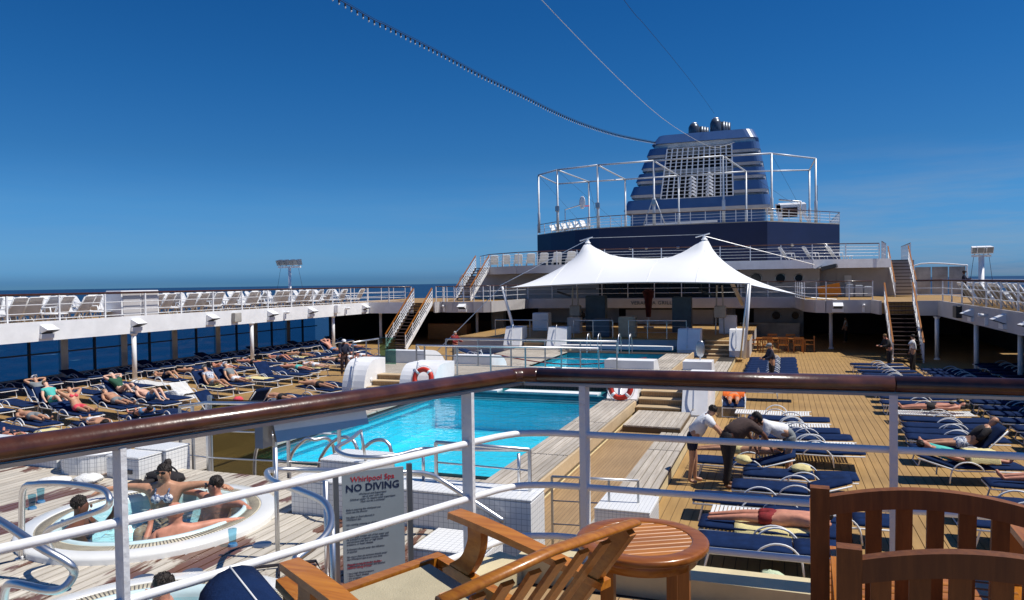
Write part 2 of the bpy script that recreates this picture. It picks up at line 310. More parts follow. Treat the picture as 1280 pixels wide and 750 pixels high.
def tag(o, label=None, cat=None, group=None, kind=None):
    if label: o['label'] = label
    if cat: o['category'] = cat
    if group: o['group'] = group
    if kind: o['kind'] = kind
    return o
def empty(name, label, cat, loc=(0, 0, 0), rz=0, group=None):
    o = bpy.data.objects.new(name, None); o.empty_display_size = .1; COL.objects.link(o); o.location = loc; o.rotation_euler = (0, 0, rz)
    return tag(o, label, cat, group)
def struct(name, mb, m, smooth=False): return tag(mb.build(name, m, None, smooth), kind='structure')
KIDS = {}
def copy_tree(o, parent=None):
    c = o.copy(); COL.objects.link(c); c.parent = parent
    for ch in o.children: copy_tree(ch, c)
    return c
def inst(src, name, parent, loc, rot=None, scale=None):
    c = bpy.data.objects.new(name, src.data); COL.objects.link(c); c.parent = parent; c.location = loc
    if rot: c.rotation_euler = rot
    if scale: c.scale = scale
    return c
def smooth_path(pts, k=6):
    P_ = [Vector(p) for p in pts]; out_ = []
    for i in range(len(P_)-1):
        a, b, c, d = P_[max(i-1, 0)], P_[i], P_[i+1], P_[min(i+2, len(P_)-1)]
        for j in range(k):
            t = j/k; out_.append(.5*((2*b)+(c-a)*t+(2*a-5*b+4*c-d)*t*t+(3*b-a-3*c+d)*t**3))
    out_.append(P_[-1]); return out_
ORD = ['first', 'second', 'third', 'fourth', 'fifth', 'sixth', 'seventh', 'eighth', 'ninth', 'tenth', 'eleventh', 'twelfth', 'thirteenth', 'fourteenth', 'fifteenth',
       'sixteenth', 'seventeenth', 'eighteenth', 'nineteenth', 'twentieth']
def nth(i):
    if i < 20: return ORD[i]
    t, u = divmod(i+1, 10); T = {2: ('twenty', 'twentieth'), 3: ('thirty', 'thirtieth'), 4: ('forty', 'fortieth'), 5: ('fifty', 'fiftieth'), 6: ('sixty', 'sixtieth')}[t]
    return T[1] if u == 0 else T[0]+'-'+ORD[u-1]

def railing(path, h, label, rods=(.33, .62), sp=1.5, top='rail_wood', rm='white_rod', rt=.03, rr_=.014, pw=.045, cat='railing', closed=False, name='railing', group=None, pm=None):
    """path: list of (x,y,z) of the foot line. Posts, rods and handrail are parts."""
    root = empty(name, label, cat, path[0], group=group); o = Vector(path[0]); P_ = [Vector(p)-o for p in path]
    MB().tube([p+Vector((0, 0, h)) for p in P_], rt, 8).build('handrail', top, root, True)
    for q in rods: MB().tube([p+Vector((0, 0, h*q)) for p in P_], rr_, 6).build('rod', rm, root, True)
    post = None
    for a, b in zip(P_[:-1], P_[1:]):
        n = max(1, round((b-a).length/sp))
        for i in range(n + (1 if b is P_[-1] else 0)):
            p = a.lerp(b, i/n)
            if post is None: post = MB().box(-pw/2, pw/2, -pw/2, pw/2, 0, h).build('post', pm or rm, root); post.location = p
            else: inst(post, 'post', root, p)
    return root

def stairs(name, label, x0, x1, y0, y1, z0, z1, n, rail_m='teak_y', sm='white_rod', tread='tread', cat='stairs'):
    """Open flight along +y, stringers and handrails either side."""
    root = empty(name, label, cat, (x0, y0, z0)); W = x1-x0; D = y1-y0; Hh = z1-z0
    tr = None
    for i in range(n):
        yy = D*(i+.5)/n; zz = Hh*(i+1)/n
        if tr is None: tr = MB().box(.04, W-.04, -D/n*.55, D/n*.55, -.045, 0).build('tread', tread, root); tr.location = (0, yy, zz)
        else: inst(tr, 'tread', root, (0, yy, zz))
    for xx in (0, W):
        MB().bar((xx, 0, .05), (xx, D, Hh), .05, .26).build('stringer', sm, root)
        MB().bar((xx, -.05, 1.0), (xx, D, Hh+1.0), .07, .055).build('handrail', rail_m, root)
        for q in (.35, .55, .77): MB().tube([(xx, 0, q), (xx, D, Hh+q)], .018, 6).build('rod', sm, root, True)
        for k in range(5):
            t = k/4; MB().box(xx-.025, xx+.025, D*t-.025, D*t+.025, Hh*t, Hh*t+1.0).build('post', sm, root)
    return root

# ------------------------------------------------------------------ people
ED = [('pel', 'spi'), ('spi', 'che'), ('che', 'nek'), ('nek', 'hea'), ('hea', 'top')]
for s_ in 'lr': ED += [('che', 'sh'+s_), ('sh'+s_, 'el'+s_), ('el'+s_, 'wr'+s_), ('wr'+s_, 'ha'+s_), ('pel', 'hi'+s_), ('hi'+s_, 'kn'+s_), ('kn'+s_, 'an'+s_), ('an'+s_, 'to'+s_)]
RAD = dict(pel=.125, spi=.115, che=.13, nek=.055, hea=.088, top=.068, sh=.07, el=.044, wr=.03, ha=.035, hi=.095, kn=.06, an=.038, to=.032)
def rad_of(k): return RAD.get(k) or RAD[k[:-1]]
def skin_obj(name, V, E, R_, m, parent, lv=1):
    keys = list(V); me = bpy.data.meshes.new(name); me.from_pydata([tuple(V[k]) for k in keys], [(keys.index(a), keys.index(b)) for a, b in E], [])
    o = bpy.data.objects.new(name, me); COL.objects.link(o); o.parent = parent
    md = o.modifiers.new('skin', 'SKIN'); md.use_smooth_shade = True
    lay = me.skin_vertices[0] if me.skin_vertices else None
    if lay is None:
        me.attributes  # layer is made by the modifier
    for i, k in enumerate(keys):
        d = me.skin_vertices[0].data[i]; d.radius = (R_[k], R_[k]); d.use_root = (i == 0); d.use_loose = False
    sub = o.modifiers.new('subdivision', 'SUBSURF'); sub.levels = lv; sub.render_levels = lv
    me.materials.append(M[m]); return o
def person(label, J, sk='sk0', shirt=None, bottom=None, hair='hair_d', loc=(0, 0, 0), rz=0, sc=1.0, hi=False, hat=None, glasses=False, fat=1.0, long_hair=False, sleeves=.5, trousers=False, bra=None, face=None, group=None):
    root = empty('person', label, 'person', loc, rz, group); root.scale = (sc, sc, sc)
    J = {k: Vector(v) for k, v in J.items()}
    R_ = {k: rad_of(k)*(fat if k in ('pel', 'spi', 'che') else 1) for k in J}
    E = [e for e in ED if e[0] in J and e[1] in J]; V = dict(J)
    up = (J['top']-J['hea']).normalized(); fc = Vector(face) if face else Vector((0, 0, 1)); fc = (fc-up*fc.dot(up)).normalized(); sdv = up.cross(fc)
    if hi:
        for s_ in 'lr':
            if 'ha'+s_ not in J: continue
            h0 = J['ha'+s_]; d = (h0-J['wr'+s_]).normalized(); pl = d.cross(up); pl = pl.normalized() if pl.length > .1 else d.orthogonal().normalized()
            R_['ha'+s_] = .03
            for k in range(4):
                kk = 'f%d%s' % (k, s_); V[kk] = h0+d*(.045+.012*(1.5-abs(k-1.3)))+pl*(k-1.5)*.021; R_[kk] = .0105; E.append(('ha'+s_, kk))
                k2 = kk+'t'; V[k2] = V[kk]+d*.035+d.cross(pl)*.012; R_[k2] = .008; E.append((kk, k2))
            kk = 't'+s_; V[kk] = h0-d*.01+pl*.055; R_[kk] = .011; E.append(('ha'+s_, kk))
    b = skin_obj('body', V, E, R_, sk, root, 2 if hi else 1)
    hc = J['hea'].lerp(J['top'], .35)
    if hi:
        f = MB(); f.ell(hc+fc*.095-up*.015, (.014, .014, .022), 8, 6, R_=Matrix((sdv, fc, up)).transposed()); f.build('nose', sk, b, True)
        for q in (-1, 1): MB().ell(hc+sdv*.078*q-up*.012-fc*.005, (.008, .014, .024), 8, 6, R_=Matrix((sdv, fc, up)).transposed()).build('ear', sk, b, True)
        MB().ell(hc+fc*.083-up*.062, (.026, .012, .007), 8, 6, R_=Matrix((sdv, fc, up)).transposed()).build('mouth', 'sk1', b, True)
    if hair:
        hb = MB(); Rh = Matrix((sdv, fc, up)).transposed(); rh = random.Random(len(label)*7+int(abs(loc[0])*10)); c0 = hc-fc*.026+up*.032
        hb.ell(c0, (.086, .084, .082), 12, 8, .1, Rh)
        if hair != sk:
            for q_ in range(150 if hi else 50):
                th, z_ = rh.uniform(0, 2*PI), rh.uniform(-.35, 1); e_ = math.sqrt(max(0, 1-z_*z_)); n_ = Rh @ Vector((math.cos(th)*e_, math.sin(th)*e_, z_))
                if n_.dot(fc) > .55 and z_ < .55: continue
                p_ = c0+n_*.082; dn = (-up+Vector((rh.uniform(-.5, .5), rh.uniform(-.5, .5), rh.uniform(-.5, .5)))).normalized(); dn = (dn-n_*(dn.dot(n_)+.12)).normalized(); sw = dn.cross(n_)*rh.uniform(.006, .012); ln = rh.uniform(.02, .038)
                k0 = len(hb.v); hb.v += [tuple(p_-sw), tuple(p_+sw), tuple(p_+n_*.009), tuple(p_+dn*ln+n_*.004)]; hb.f += [(k0, k0+1, k0+3), (k0+1, k0+2, k0+3), (k0+2, k0, k0+3)]
        hb.build('hair', hair, root, False)
    if long_hair: MB().ell(hc-fc*.06-up*.08, (.1, .07, .14), 12, 8, .25, Matrix((sdv, fc, up)).transposed()).build('hair', hair, root, True)
    if hat:
        h = MB(); h.ell(hc+up*.05, (.105, .115, .075), 12, 8, 0, Matrix((sdv, fc, up)).transposed()); h.ell(hc+up*.04+fc*.1, (.07, .07, .012), 10, 6, 0, Matrix((sdv, fc, up)).transposed()); h.build('cap', hat, root, True)
    if glasses:
        Rm = Matrix((sdv, fc, up)).transposed(); g = MB()
        for q in (-1, 1): g.ell(hc+fc*.084+sdv*q*.034+up*.012, (.03, .014, .021), 8, 6, 0, Rm)
        g.bar(hc+fc*.095-sdv*.07+up*.02, hc+fc*.095+sdv*.07+up*.02, .008, .01); g.build('sunglasses', 'glass_sun', root, True)
    def lay(keys, es, rs, name, m): skin_obj(name, {k: v for k, v in keys.items()}, es, rs, m, root)
    if bra:
        tu = (J['che']-J['spi']).normalized(); sd_ = (J['shl']-J['shr']).normalized(); ff = sd_.cross(tu)
        if ff.dot(fc) < 0: ff = -ff
        Rb = Matrix((sd_, ff, tu)).transposed(); bm_ = MB(); bm_.ell(J['che']-tu*.03, (.158*fat, .118, .045), 14, 8, 0, Rb)
        for q in (-1, 1): bm_.ell(J['che']-tu*.035+ff*.09+sd_*q*.07, (.062, .05, .06), 10, 7, 0, Rb); bm_.bar(J['che']+ff*.12+sd_*q*.075, J['che']+tu*.13+ff*.03+sd_*q*.08, .018, .012)
        bm_.build('swimsuit_top', bra, b, True)
    if shirt:
        K = {'che': J['che'], 'spi': J['spi']}; E2 = [('che', 'spi')]; ex = .014 if hi else .0; r2 = {'che': RAD['che']*fat+.024+ex, 'spi': RAD['spi']*fat+.028+ex}
        if shirt: K['pel'] = J['pel']; E2.append(('spi', 'pel')); r2['pel'] = RAD['pel']*fat+.02+ex
        else: K['spi'] = J['che'].lerp(J['spi'], .45); r2['che'] += .022; r2['spi'] += .012
        for s_ in 'lr':
            if 'sh'+s_ not in J: continue
            K['sh'+s_] = J['sh'+s_] if shirt else J['che'].lerp(J['sh'+s_], .5); E2.append(('che', 'sh'+s_)); r2['sh'+s_] = .09+ex
            if shirt and sleeves: K['el'+s_] = J['sh'+s_].lerp(J['el'+s_], min(1, sleeves)); E2.append(('sh'+s_, 'el'+s_)); r2['el'+s_] = .068+ex*.6
            if shirt and sleeves > 1: K['wr'+s_] = J['wr'+s_]; E2.append(('el'+s_, 'wr'+s_)); r2['wr'+s_] = .05
        lay(K, E2, r2, 'shirt' if shirt else 'swimsuit_top', shirt or bra)
    if bottom:
        K = {'pel': J['pel']}; E2 = []; r2 = {'pel': RAD['pel']*fat+.022}
        K['wst'] = J['pel'].lerp(J['spi'], .4); r2['wst'] = .125*fat; E2.append(('pel', 'wst'))
        for s_ in 'lr':
            if 'hi'+s_ not in J: continue
            K['hi'+s_] = J['hi'+s_]; r2['hi'+s_] = .118; E2.append(('pel', 'hi'+s_))
            K['kn'+s_] = J['hi'+s_].lerp(J['kn'+s_], 1 if trousers else .6); r2['kn'+s_] = .085 if trousers else .105; E2.append(('hi'+s_, 'kn'+s_))
            if trousers: K['an'+s_] = J['an'+s_]; r2['an'+s_] = .062; E2.append(('kn'+s_, 'an'+s_))
        lay(K, E2, r2, 'trousers' if trousers else 'shorts', bottom)
    return root

def lying(a=0, knees=0, arms='down', prone=False, cross=0, lift=.0):
    """Feet towards +x, head towards -x; a = how far the torso is raised."""
    def T(d, y, z=0): return (-d*math.cos(a)-z*math.sin(a), y, .13+d*math.sin(a)+z*math.cos(a))
    J = dict(pel=(0, 0, .13), spi=T(.2, 0), che=T(.4, 0, .01), nek=T(.55, 0), hea=T(.645, 0, .02+lift), top=T(.74, 0, .03+lift))
    for s_, q in (('l', 1), ('r', -1)):
        J['sh'+s_] = T(.47, .165*q)
        if arms == 'down': J['el'+s_] = T(.22, .26*q, -.02); J['wr'+s_] = T(.0, .24*q, -.01); J['ha'+s_] = T(-.08, .21*q, .01)
        elif arms == 'belly': J['el'+s_] = T(.24, .27*q, 0); J['wr'+s_] = T(.12, .1*q, .12); J['ha'+s_] = T(.1, .02*q, .14)
        elif arms == 'up': J['el'+s_] = T(.66, .36*q, .04); J['wr'+s_] = T(.74, .12*q, -.02); J['ha'+s_] = T(.72, .05*q, -.05)
        elif arms == 'one': J['el'+s_] = T(.62, .33, .06) if q > 0 else T(.22, -.26, -.02); J['wr'+s_] = T(.7, .1, .1) if q > 0 else T(.0, -.24, 0); J['ha'+s_] = T(.68, .02, .1) if q > 0 else T(-.08, -.21, 0)
        J['hi'+s_] = (.06, .1*q, .125)
        kk = knees if knees != 9 else (.36 if q > 0 else 0)
        kx = math.sqrt(max(.01, .43**2-kk**2)); J['kn'+s_] = (.06+kx, .11*q, .12+kk); ax = math.sqrt(max(.01, .42**2-(kk)**2)); J['an'+s_] = (.06+kx+ax, .1*q+cross*.08*q, .07)
        x_ = J['an'+s_][0]
        J['to'+s_] = (x_+.06, .13*q, .19) if not prone else (x_+.14, .09*q, .05)
        if kk: J['to'+s_] = (x_+.16, .11*q, .05)
    return J
def standing(bend=0, arms=((.05, .0), (.05, .0)), fwd=0, step=.06, head=0):
    """Faces +x; arms = (forward elbow reach, forward hand reach + lift) per side."""
    def T(d, y, x=0): return (d*math.sin(bend)+x*math.cos(bend), y, .9+d*math.cos(bend)-x*math.sin(bend))
    J = dict(pel=(0, 0, .93), spi=T(.2, 0), che=T(.4, 0), nek=T(.55, 0), hea=T(.63, 0, .02+head), top=T(.72, 0, .03+head*1.6))
    for s_, q, A in (('l', 1, arms[0]), ('r', -1, arms[1])):
        sh = T(.48, .17*q); J['sh'+s_] = sh
        J['el'+s_] = (sh[0]+A[0], sh[1]+.05*q, sh[2]-math.sqrt(max(.001, .28**2-A[0]**2)))
        e = J['el'+s_]; J['wr'+s_] = (e[0]+A[1], e[1]-.04*q, e[2]+(A[2] if len(A) > 2 else -math.sqrt(max(.001, .25**2-A[1]**2))))
        w_ = Vector(J['wr'+s_]); J['ha'+s_] = w_+(w_-Vector(e)).normalized()*.08
        J['hi'+s_] = (0, .095*q, .88); J['kn'+s_] = (step*.5*q+.03, .1*q, .48); J['an'+s_] = (step*q, .1*q, .07); J['to'+s_] = (step*q+.15, .12*q, .035)
    return J

# ================================================================== SETTING
# sea
sea_m = mat('sea_water', (.005, .034, .09), .5, col2=(.008, .048, .12), vscale=.004, spec=.25)
t = sea_m.node_tree; pb = t.nodes['Principled BSDF']
c_ = t.nodes.new('ShaderNodeTexCoord'); n_ = t.nodes.new('ShaderNodeTexNoise'); n_.inputs['Scale'].default_value = .16; n_.inputs['Detail'].default_value = 8; n_.inputs['Roughness'].default_value = .65
t.links.new(c_.outputs['Object'], n_.inputs['Vector']); bp_ = t.nodes.new('ShaderNodeBump'); bp_.inputs['Strength'].default_value = 1.0; bp_.inputs['Distance'].default_value = 1.2
t.links.new(n_.outputs['Fac'], bp_.inputs['Height']); t.links.new(bp_.outputs[0], pb.inputs['Normal'])
# whitecaps
n2_ = t.nodes.new('ShaderNodeTexNoise'); n2_.inputs['Scale'].default_value = .045; n2_.inputs['Detail'].default_value = 9; n2_.inputs['Roughness'].default_value = .7
mpn_ = t.nodes.new('ShaderNodeMapping'); mpn_.inputs['Scale'].default_value = (1, .35, 1); t.links.new(c_.outputs['Object'], mpn_.inputs[0]); t.links.new(mpn_.outputs[0], n2_.inputs['Vector'])
r_ = t.nodes.new('ShaderNodeValToRGB'); r_.color_ramp.elements[0].position = .665; r_.color_ramp.elements[1].position = .70; r_.color_ramp.elements[1].color = (1, 1, 1, 1); t.links.new(n2_.outputs['Fac'], r_.inputs[0])
x_ = t.nodes.new('ShaderNodeMixRGB'); x_.inputs[2].default_value = (.55, .6, .65, 1); t.links.new(r_.outputs[0], x_.inputs[0]); t.links.new(t.nodes['Color Ramp'].outputs[0], x_.inputs[1]); t.links.new(x_.outputs[0], pb.inputs['Base Color'])
struct('sea', MB().quad((-25000, -25000, -24), (25000, -25000, -24), (25000, 25000, -24), (-25000, 25000, -24)), sea_m)
# hull below the decks, so that nothing looks through
struct('ship_hull', MB().prism([(-32, -10), (12.2, -10), (12.2, 110), (-32, 110)], -23, -2.2), 'navy_paint')

# main deck: port part and the part under the house carry seams in the material, the starboard strip is laid plank by plank
struct('main_deck', MB().prism([(-32, -9), (-14.0, -9), (-14.0, 40.6), (12.1, 40.6), (12.1, 100), (-32, 100)], -.3, 0), 'deck_seam')
sbd = struct('starboard_sun_deck', MB().box(-2.2, 12.1, -9, 40.6, -.3, -.006), 'caulk')
pk = MB().box(-.079, .079, 0, 33.0, -.005, .006).build('plank', 'deck', sbd); pk.location = (-2.1, 7.6, 0)
for i in range(1, 62): inst(pk, 'plank', sbd, (-2.1+i*.17, 7.6, 0))
for i in range(62, 84): inst(pk, 'plank', sbd, (-2.1+i*.17, 7.6, 0))
# raised base of the pool area (tan sides)
PR = MB()
PR.box(-14.0, -10.95, 7.8, 40.5, -.3, .5)   # port apron
PR.box(-4.15, -2.2, 7.8, 40.5, -.3, .2)    # starboard walkway base
PR.box(-10.95, -4.15, 7.8, 12.75, -.3, .5); PR.box(-5.02, -4.15, 11.0, 22.3, -.3, .5)
struct('pool_plinth', PR, 'beige')
struct('port_apron_boards', MB().box(-11.5, -5.12, 7.9, 12.7, .5, .52).box(-13.9, -11.55, 7.9, 22.0, .5, .52).box(-13.9, -11.0, 27.0, 40.4, .5, .52), 'grey_boards')
struct('walkway_boards', MB().box(-4.1, -2.95, 7.9, 21.3, .2, .225).box(-4.1, -2.95, 27.5, 39.2, .2, .225), 'walk')
M['pitch'] = mat('black_seam_pitch', (.03, .024, .018), .7)
cop = struct('pool_coping', MB().box(-5.1, -4.12, 7.9, 22.0, .5, .56).box(-11.55, -10.85, 10.9, 22.0, .5, .56), 'pitch')
p1 = None
for x in [-5.04+.122*i for i in range(8)]+[-11.49+.122*i for i in range(6)]:
    for y in (11.0, 14.7, 18.4):
        if p1 is None: p1 = MB().rbox(-.05, .05, .01, 3.66, .555, .6, .004).build('plank', 'grey_plank', cop); p1.location = (x, y, 0)
        else: inst(p1, 'plank', cop, (x, y, 0))
MB().box(-4.16, -4.08, 8.0, 21.9, .34, .6).build('edge_board', 'tread', cop)
wk = struct('walkway_edge_boards', MB().box(-2.95, -2.2, 7.9, 21.9, .2, .24).box(-2.95, -2.2, 27.5, 39.2, .2, .24), 'pitch')
p2 = None
for i in range(5):
    for y in (8.0, 12.6, 17.2, 27.6, 32.0):
        if p2 is None: p2 = MB().rbox(-.065, .065, 0, 4.55, .235, .27, .004).build('plank', 'grey_plank', wk); p2.location = (-2.87+.15*i, y, 0)
        else: inst(p2, 'plank', wk, (-2.87+.15*i, y, 0))
c2 = struct('far_pool_coping', MB().box(-5.3, -4.12, 27.4, 36.6, .5, .56).box(-11.0, -10.3, 27.4, 36.6, .5, .56).box(-11.0, -4.12, 36.6, 37.5, .5, .56), 'pitch')
for x in [-5.24+.14*i for i in range(8)]+[-10.93+.14*i for i in range(5)]:
    for y in (27.5, 30.6, 33.5): q = inst(p1, 'plank', c2, (x, y, 0)); q.scale = (1.1, .82, 1)
MB().box(-4.16, -4.08, 27.4, 37.5, .3, .6).build('edge_board', 'tread', c2)

# pools
def pool(name, x0, x1, y0, y1, wz):
    b = MB(); z0 = -.62
    b.quad((x0, y0, z0), (x1, y0, z0), (x1, y1, z0), (x0, y1, z0))
    for (a, c, d, e) in ((x0, y0, x1, y0), (x1, y0, x1, y1), (x1, y1, x0, y1), (x0, y1, x0, y0)): b.quad((a, c, wz-.03), (d, e, wz-.03), (d, e, z0), (a, c, z0))
    struct(name+'_basin', b, 'pool_tile')
    b = MB()
    for (a, c, d, e) in ((x0, y0, x1, y0), (x1, y0, x1, y1), (x1, y1, x0, y1), (x0, y1, x0, y0)): b.quad((a, c, .56), (d, e, .56), (d, e, wz-.03), (a, c, wz-.03))
    struct(name+'_wall_band', b, 'pool_band')
    struct(name+'_water', MB().quad((x0, y0, wz), (x1, y0, wz), (x1, y1, wz), (x0, y1, wz)), 'pool_water')
pool('swimming_pool', -10.9, -5.06, 12.8, 22.3, .38)
pool('far_pool', -10.3, -5.3, 27.6, 36.4, .36)
# overflow trough bars along the far end and port side of the pool
for i, (p, q) in enumerate([((-10.9, 22.2, .46), (-5.1, 22.2, .46)), ((-10.9, 22.12, .41), (-5.1, 22.12, .41)), ((-10.82, 12.9, .47), (-10.82, 22.1, .47)), ((-10.76, 12.9, .41), (-10.76, 22.1, .41))]):
    tag(MB().bar(p, q, .035, .03).build('overflow_bar', 'steel_dull'), ['upper steel overflow bar across the pool end under the bridge', 'lower steel overflow bar across the pool end under the bridge', 'outer steel overflow bar along the port side of the pool', 'inner steel overflow bar along the port side of the pool'][i], 'bar')

# the bridge between the pools
BR = MB().box(-15.0, -2.3, 23.4, 26.6, .78, 1.0).box(-13.2, -2.3, 24.0, 26.0, -.3, .78)
struct('bridge_deck', BR, 'grey_boards')
struct('bridge_ledge', MB().box(-10.88, -5.08, 22.35, 23.4, .3, .62), 'pool_band')
tag(MB().box(-8.5, -5.4, 22.5, 23.0, .62, .66).build('sun_patch_slab', 'white'), 'long white sun-patch slab on the ledge at the pool end, towards the lifebuoy', 'slab')  # both white slabs stand for sunlit patches, the light put into their colour

tag(MB().box(-10.7, -8.75, 22.5, 23.0, .62, .66).build('sun_patch_slab', 'white'), 'shorter white sun-patch slab on the ledge at the pool end, on the port side', 'slab')
# port side: overhead sun deck, fascia, columns, window wall
def shell_side():
    struct('port_upper_deck', MB().prism([(-27.35, -8), (-27.35, 45.6), (-22.1, 45.6), (-22.1, 62), (-32.4, 62), (-32.4, -8)], 2.3, 2.83), 'deck_seam')
    struct('starboard_upper_deck', MB().prism([(7.75, -8), (7.75, 43.5), (6.5, 43.5), (6.5, 62), (12.3, 62), (12.3, -8)], 2.3, 2.83), 'deck_seam')
shell_side()
def strip(poly, z0, z1, name, m, th=.12):
    """a vertical band following a polyline"""
    b = MB()
    for (x0, y0), (x1, y1) in zip(poly[:-1], poly[1:]):
        d = Vector((x1-x0, y1-y0, 0)).normalized(); nrm = Vector((d.y, -d.x, 0))*th
        b.hexa([(x0, y0, z0), (x0+nrm.x, y0+nrm.y, z0), (x1+nrm.x, y1+nrm.y, z0), (x1, y1, z0), (x0, y0, z1), (x0+nrm.x, y0+nrm.y, z1), (x1+nrm.x, y1+nrm.y, z1), (x1, y1, z1)])
    return b
EDGE = [(-27.3, -8), (-27.3, 45.5), (-23.8, 45.5)], [(-22.25, 45.5), (-22.0, 46.6)] + [(-20.2+1.9*math.cos(PI-k*PI/8)*1.0, 46.6-.75*math.sin(k*PI/8)) for k in range(1, 8)] + [(-18.4, 46.8), (-18.2, 53.4), (1.0, 53.4), (1.4, 47.4), (1.9, 45.9), (2.4, 45.6), (4.8, 45.6), (5.0, 43.5)], [(6.55, 43.5), (7.7, 43.4), (7.7, -8)]
for k, e in enumerate(EDGE):
    pass
mid = EDGE[1]
struct('ship_side_plating', MB().box(-31.5, -31.2, 46.8, 100, -.3, 2.35).box(12.0, 12.25, 46.5, 100, -.3, 2.35), 'dark')
struct('house_middle_deck', MB().prism(mid+[(6.5, 43.6), (6.5, 62), (-22.1, 62), (-22.1, 45.6)], 2.25, 2.84), 'deck_seam')
fa = [tag(strip(EDGE[0][:2], 2.16, 2.93, 'f', None).build('deck_fascia', 'white'), 'long white deck fascia over the port window wall', 'fascia'),
      tag(strip(EDGE[0][1:], 2.16, 2.93, 'f', None).build('deck_fascia', 'white'), 'short white fascia turning to the head of the port stairs', 'fascia'),
      tag(strip(mid, 2.2, 2.93, 'f', None).build('deck_fascia', 'offwhite'), 'curved pale fascia of the middle deck behind the tent', 'fascia'),
      tag(strip(EDGE[2][:2]+[EDGE[2][2]], 2.16, 2.93, 'f', None).build('deck_fascia', 'offwhite'), 'long shaded fascia along the starboard upper deck', 'fascia')]  # shade along this side is painted in with the greyer white

def pane_wall(x, ys, label, gm):
    root = empty('window_wall', label, 'window wall', (x, ys[0], 0))
    MB().box(-.05, .05, 0, ys[-1]-ys[0], .0, .27).build('sill', 'grime', root); MB().box(-.05, .05, 0, ys[-1]-ys[0], 1.26, 1.32).build('transom', 'black', root)
    MB().box(-.05, .05, 0, ys[-1]-ys[0], 2.2, 2.3).build('head_rail', 'grime', root)
    pn = pi_ = mu = None
    for i, y in enumerate(ys[:-1]):
        dy = y-ys[0]; L_ = ys[i+1]-y
        if i % 2 == 0:
            if pi_ is None: pi_ = MB().box(-.08, .08, -.19, .19, .2, 2.25).build('pillar', 'steel_dull', root); pi_.location = (0, dy, 0)
            else: inst(pi_, 'pillar', root, (0, dy, 0))
        else:
            if mu is None: mu = MB().box(-.06, .06, -.04, .04, .2, 2.25).build('mullion', 'black', root); mu.location = (0, dy, 0)
            else: inst(mu, 'mullion', root, (0, dy, 0))
        a, b = (.19 if i % 2 == 0 else .04), L_-(.04 if i % 2 == 0 else .19)
        for z0, z1 in ((.27, 1.26), (1.32, 2.2)):
            MB().box(-.008, .008, a, b, z0, z1).build('pane', gm, root).location = (0, dy, 0)
    return root
pane_wall(-31.3, [-1.5+1.66*i for i in range(29)], 'port window wall of blue tinted panes with the sea behind', 'glass')
pane_wall(12.1, [1+1.66*i for i in range(28)], 'starboard window wall in the shade beneath the upper deck', 'window')  # opaque dark panes, the dimness under the deck put into their colour

cols = [(-27.15, 25.2, 'white round column with loungers behind and people before it, first along the port deck'), (-27.3, 33.2, 'second white column along the port deck, midway'), (-27.4, 41.2, 'third white column along the port deck, behind the attendant in a white cap'),
        (-26.9, 46.4, 'white column behind the foot of the port stairs'), (-21.2, 50.6, 'white column behind the man in the dark red shirt'),
        (2.75, 47.5, 'white column beside the teak dining set'), (7.35, 42.2, 'slim column behind the starboard stairs'), (7.95, 37.0, 'round column with a floodlight above on the starboard side'), (8.6, 33.2, 'round column on the starboard side in front of stacked loungers')]
for x, y, lb in cols:
    r_c = empty('column', lb, 'column', (x, y, 0), group='deck columns')
    MB().lathe([(.1, 0), (.1, 2.16)], 14).build('shaft', 'white', r_c, True); MB().lathe([(.15, 0), (.15, .05), (.1, .08)], 14).build('base', 'white', r_c); MB().lathe([(.1, 2.05), (.17, 2.16)], 14).build('capital', 'white', r_c)

# ------------------------------------------------------------------ the house behind the pools
def wall_with(name, label, x0, x1, y, z0, z1, m, holes=(), round_h=(), th=.15, recess='window'):
    """wall facing -y; rectangular holes (x0,x1,z0,z1) are cut by tiling the wall, each filled with a recessed pane; portholes get a ring and glass."""
    root = empty(name, label, 'wall', (x0, y, z0)); xs = sorted({x0, x1}|{h[0] for h in holes}|{h[1] for h in holes}); zs = sorted({z0, z1}|{h[2] for h in holes}|{h[3] for h in holes})
    b = MB()
    for xa, xb in zip(xs[:-1], xs[1:]):
        for za, zb in zip(zs[:-1], zs[1:]):
            if any(h[0] <= xa and xb <= h[1] and h[2] <= za and zb <= h[3] for h in holes): continue
            b.box(xa-x0, xb-x0, 0, th, za-z0, zb-z0)
    b.build('wall_panel', m, root)
    for h in holes: MB().box(h[0]-x0, h[1]-x0, .1, .12, h[2]-z0, h[3]-z0).build('pane', recess, root)
    for (px, pz, r) in round_h:
        p = MB().tube([(px-x0+r*math.cos(2*PI*k/20), -.01, pz-z0+r*math.sin(2*PI*k/20)) for k in range(20)], .05, 6, True).build('porthole', 'steel_dull', root, True)
        g = MB(); g.v = [(px-x0+r*math.cos(2*PI*k/20), -.012, pz-z0+r*math.sin(2*PI*k/20)) for k in range(20)]; g.f = [tuple(range(20))]; g.build('pane', 'window', p)
    return root
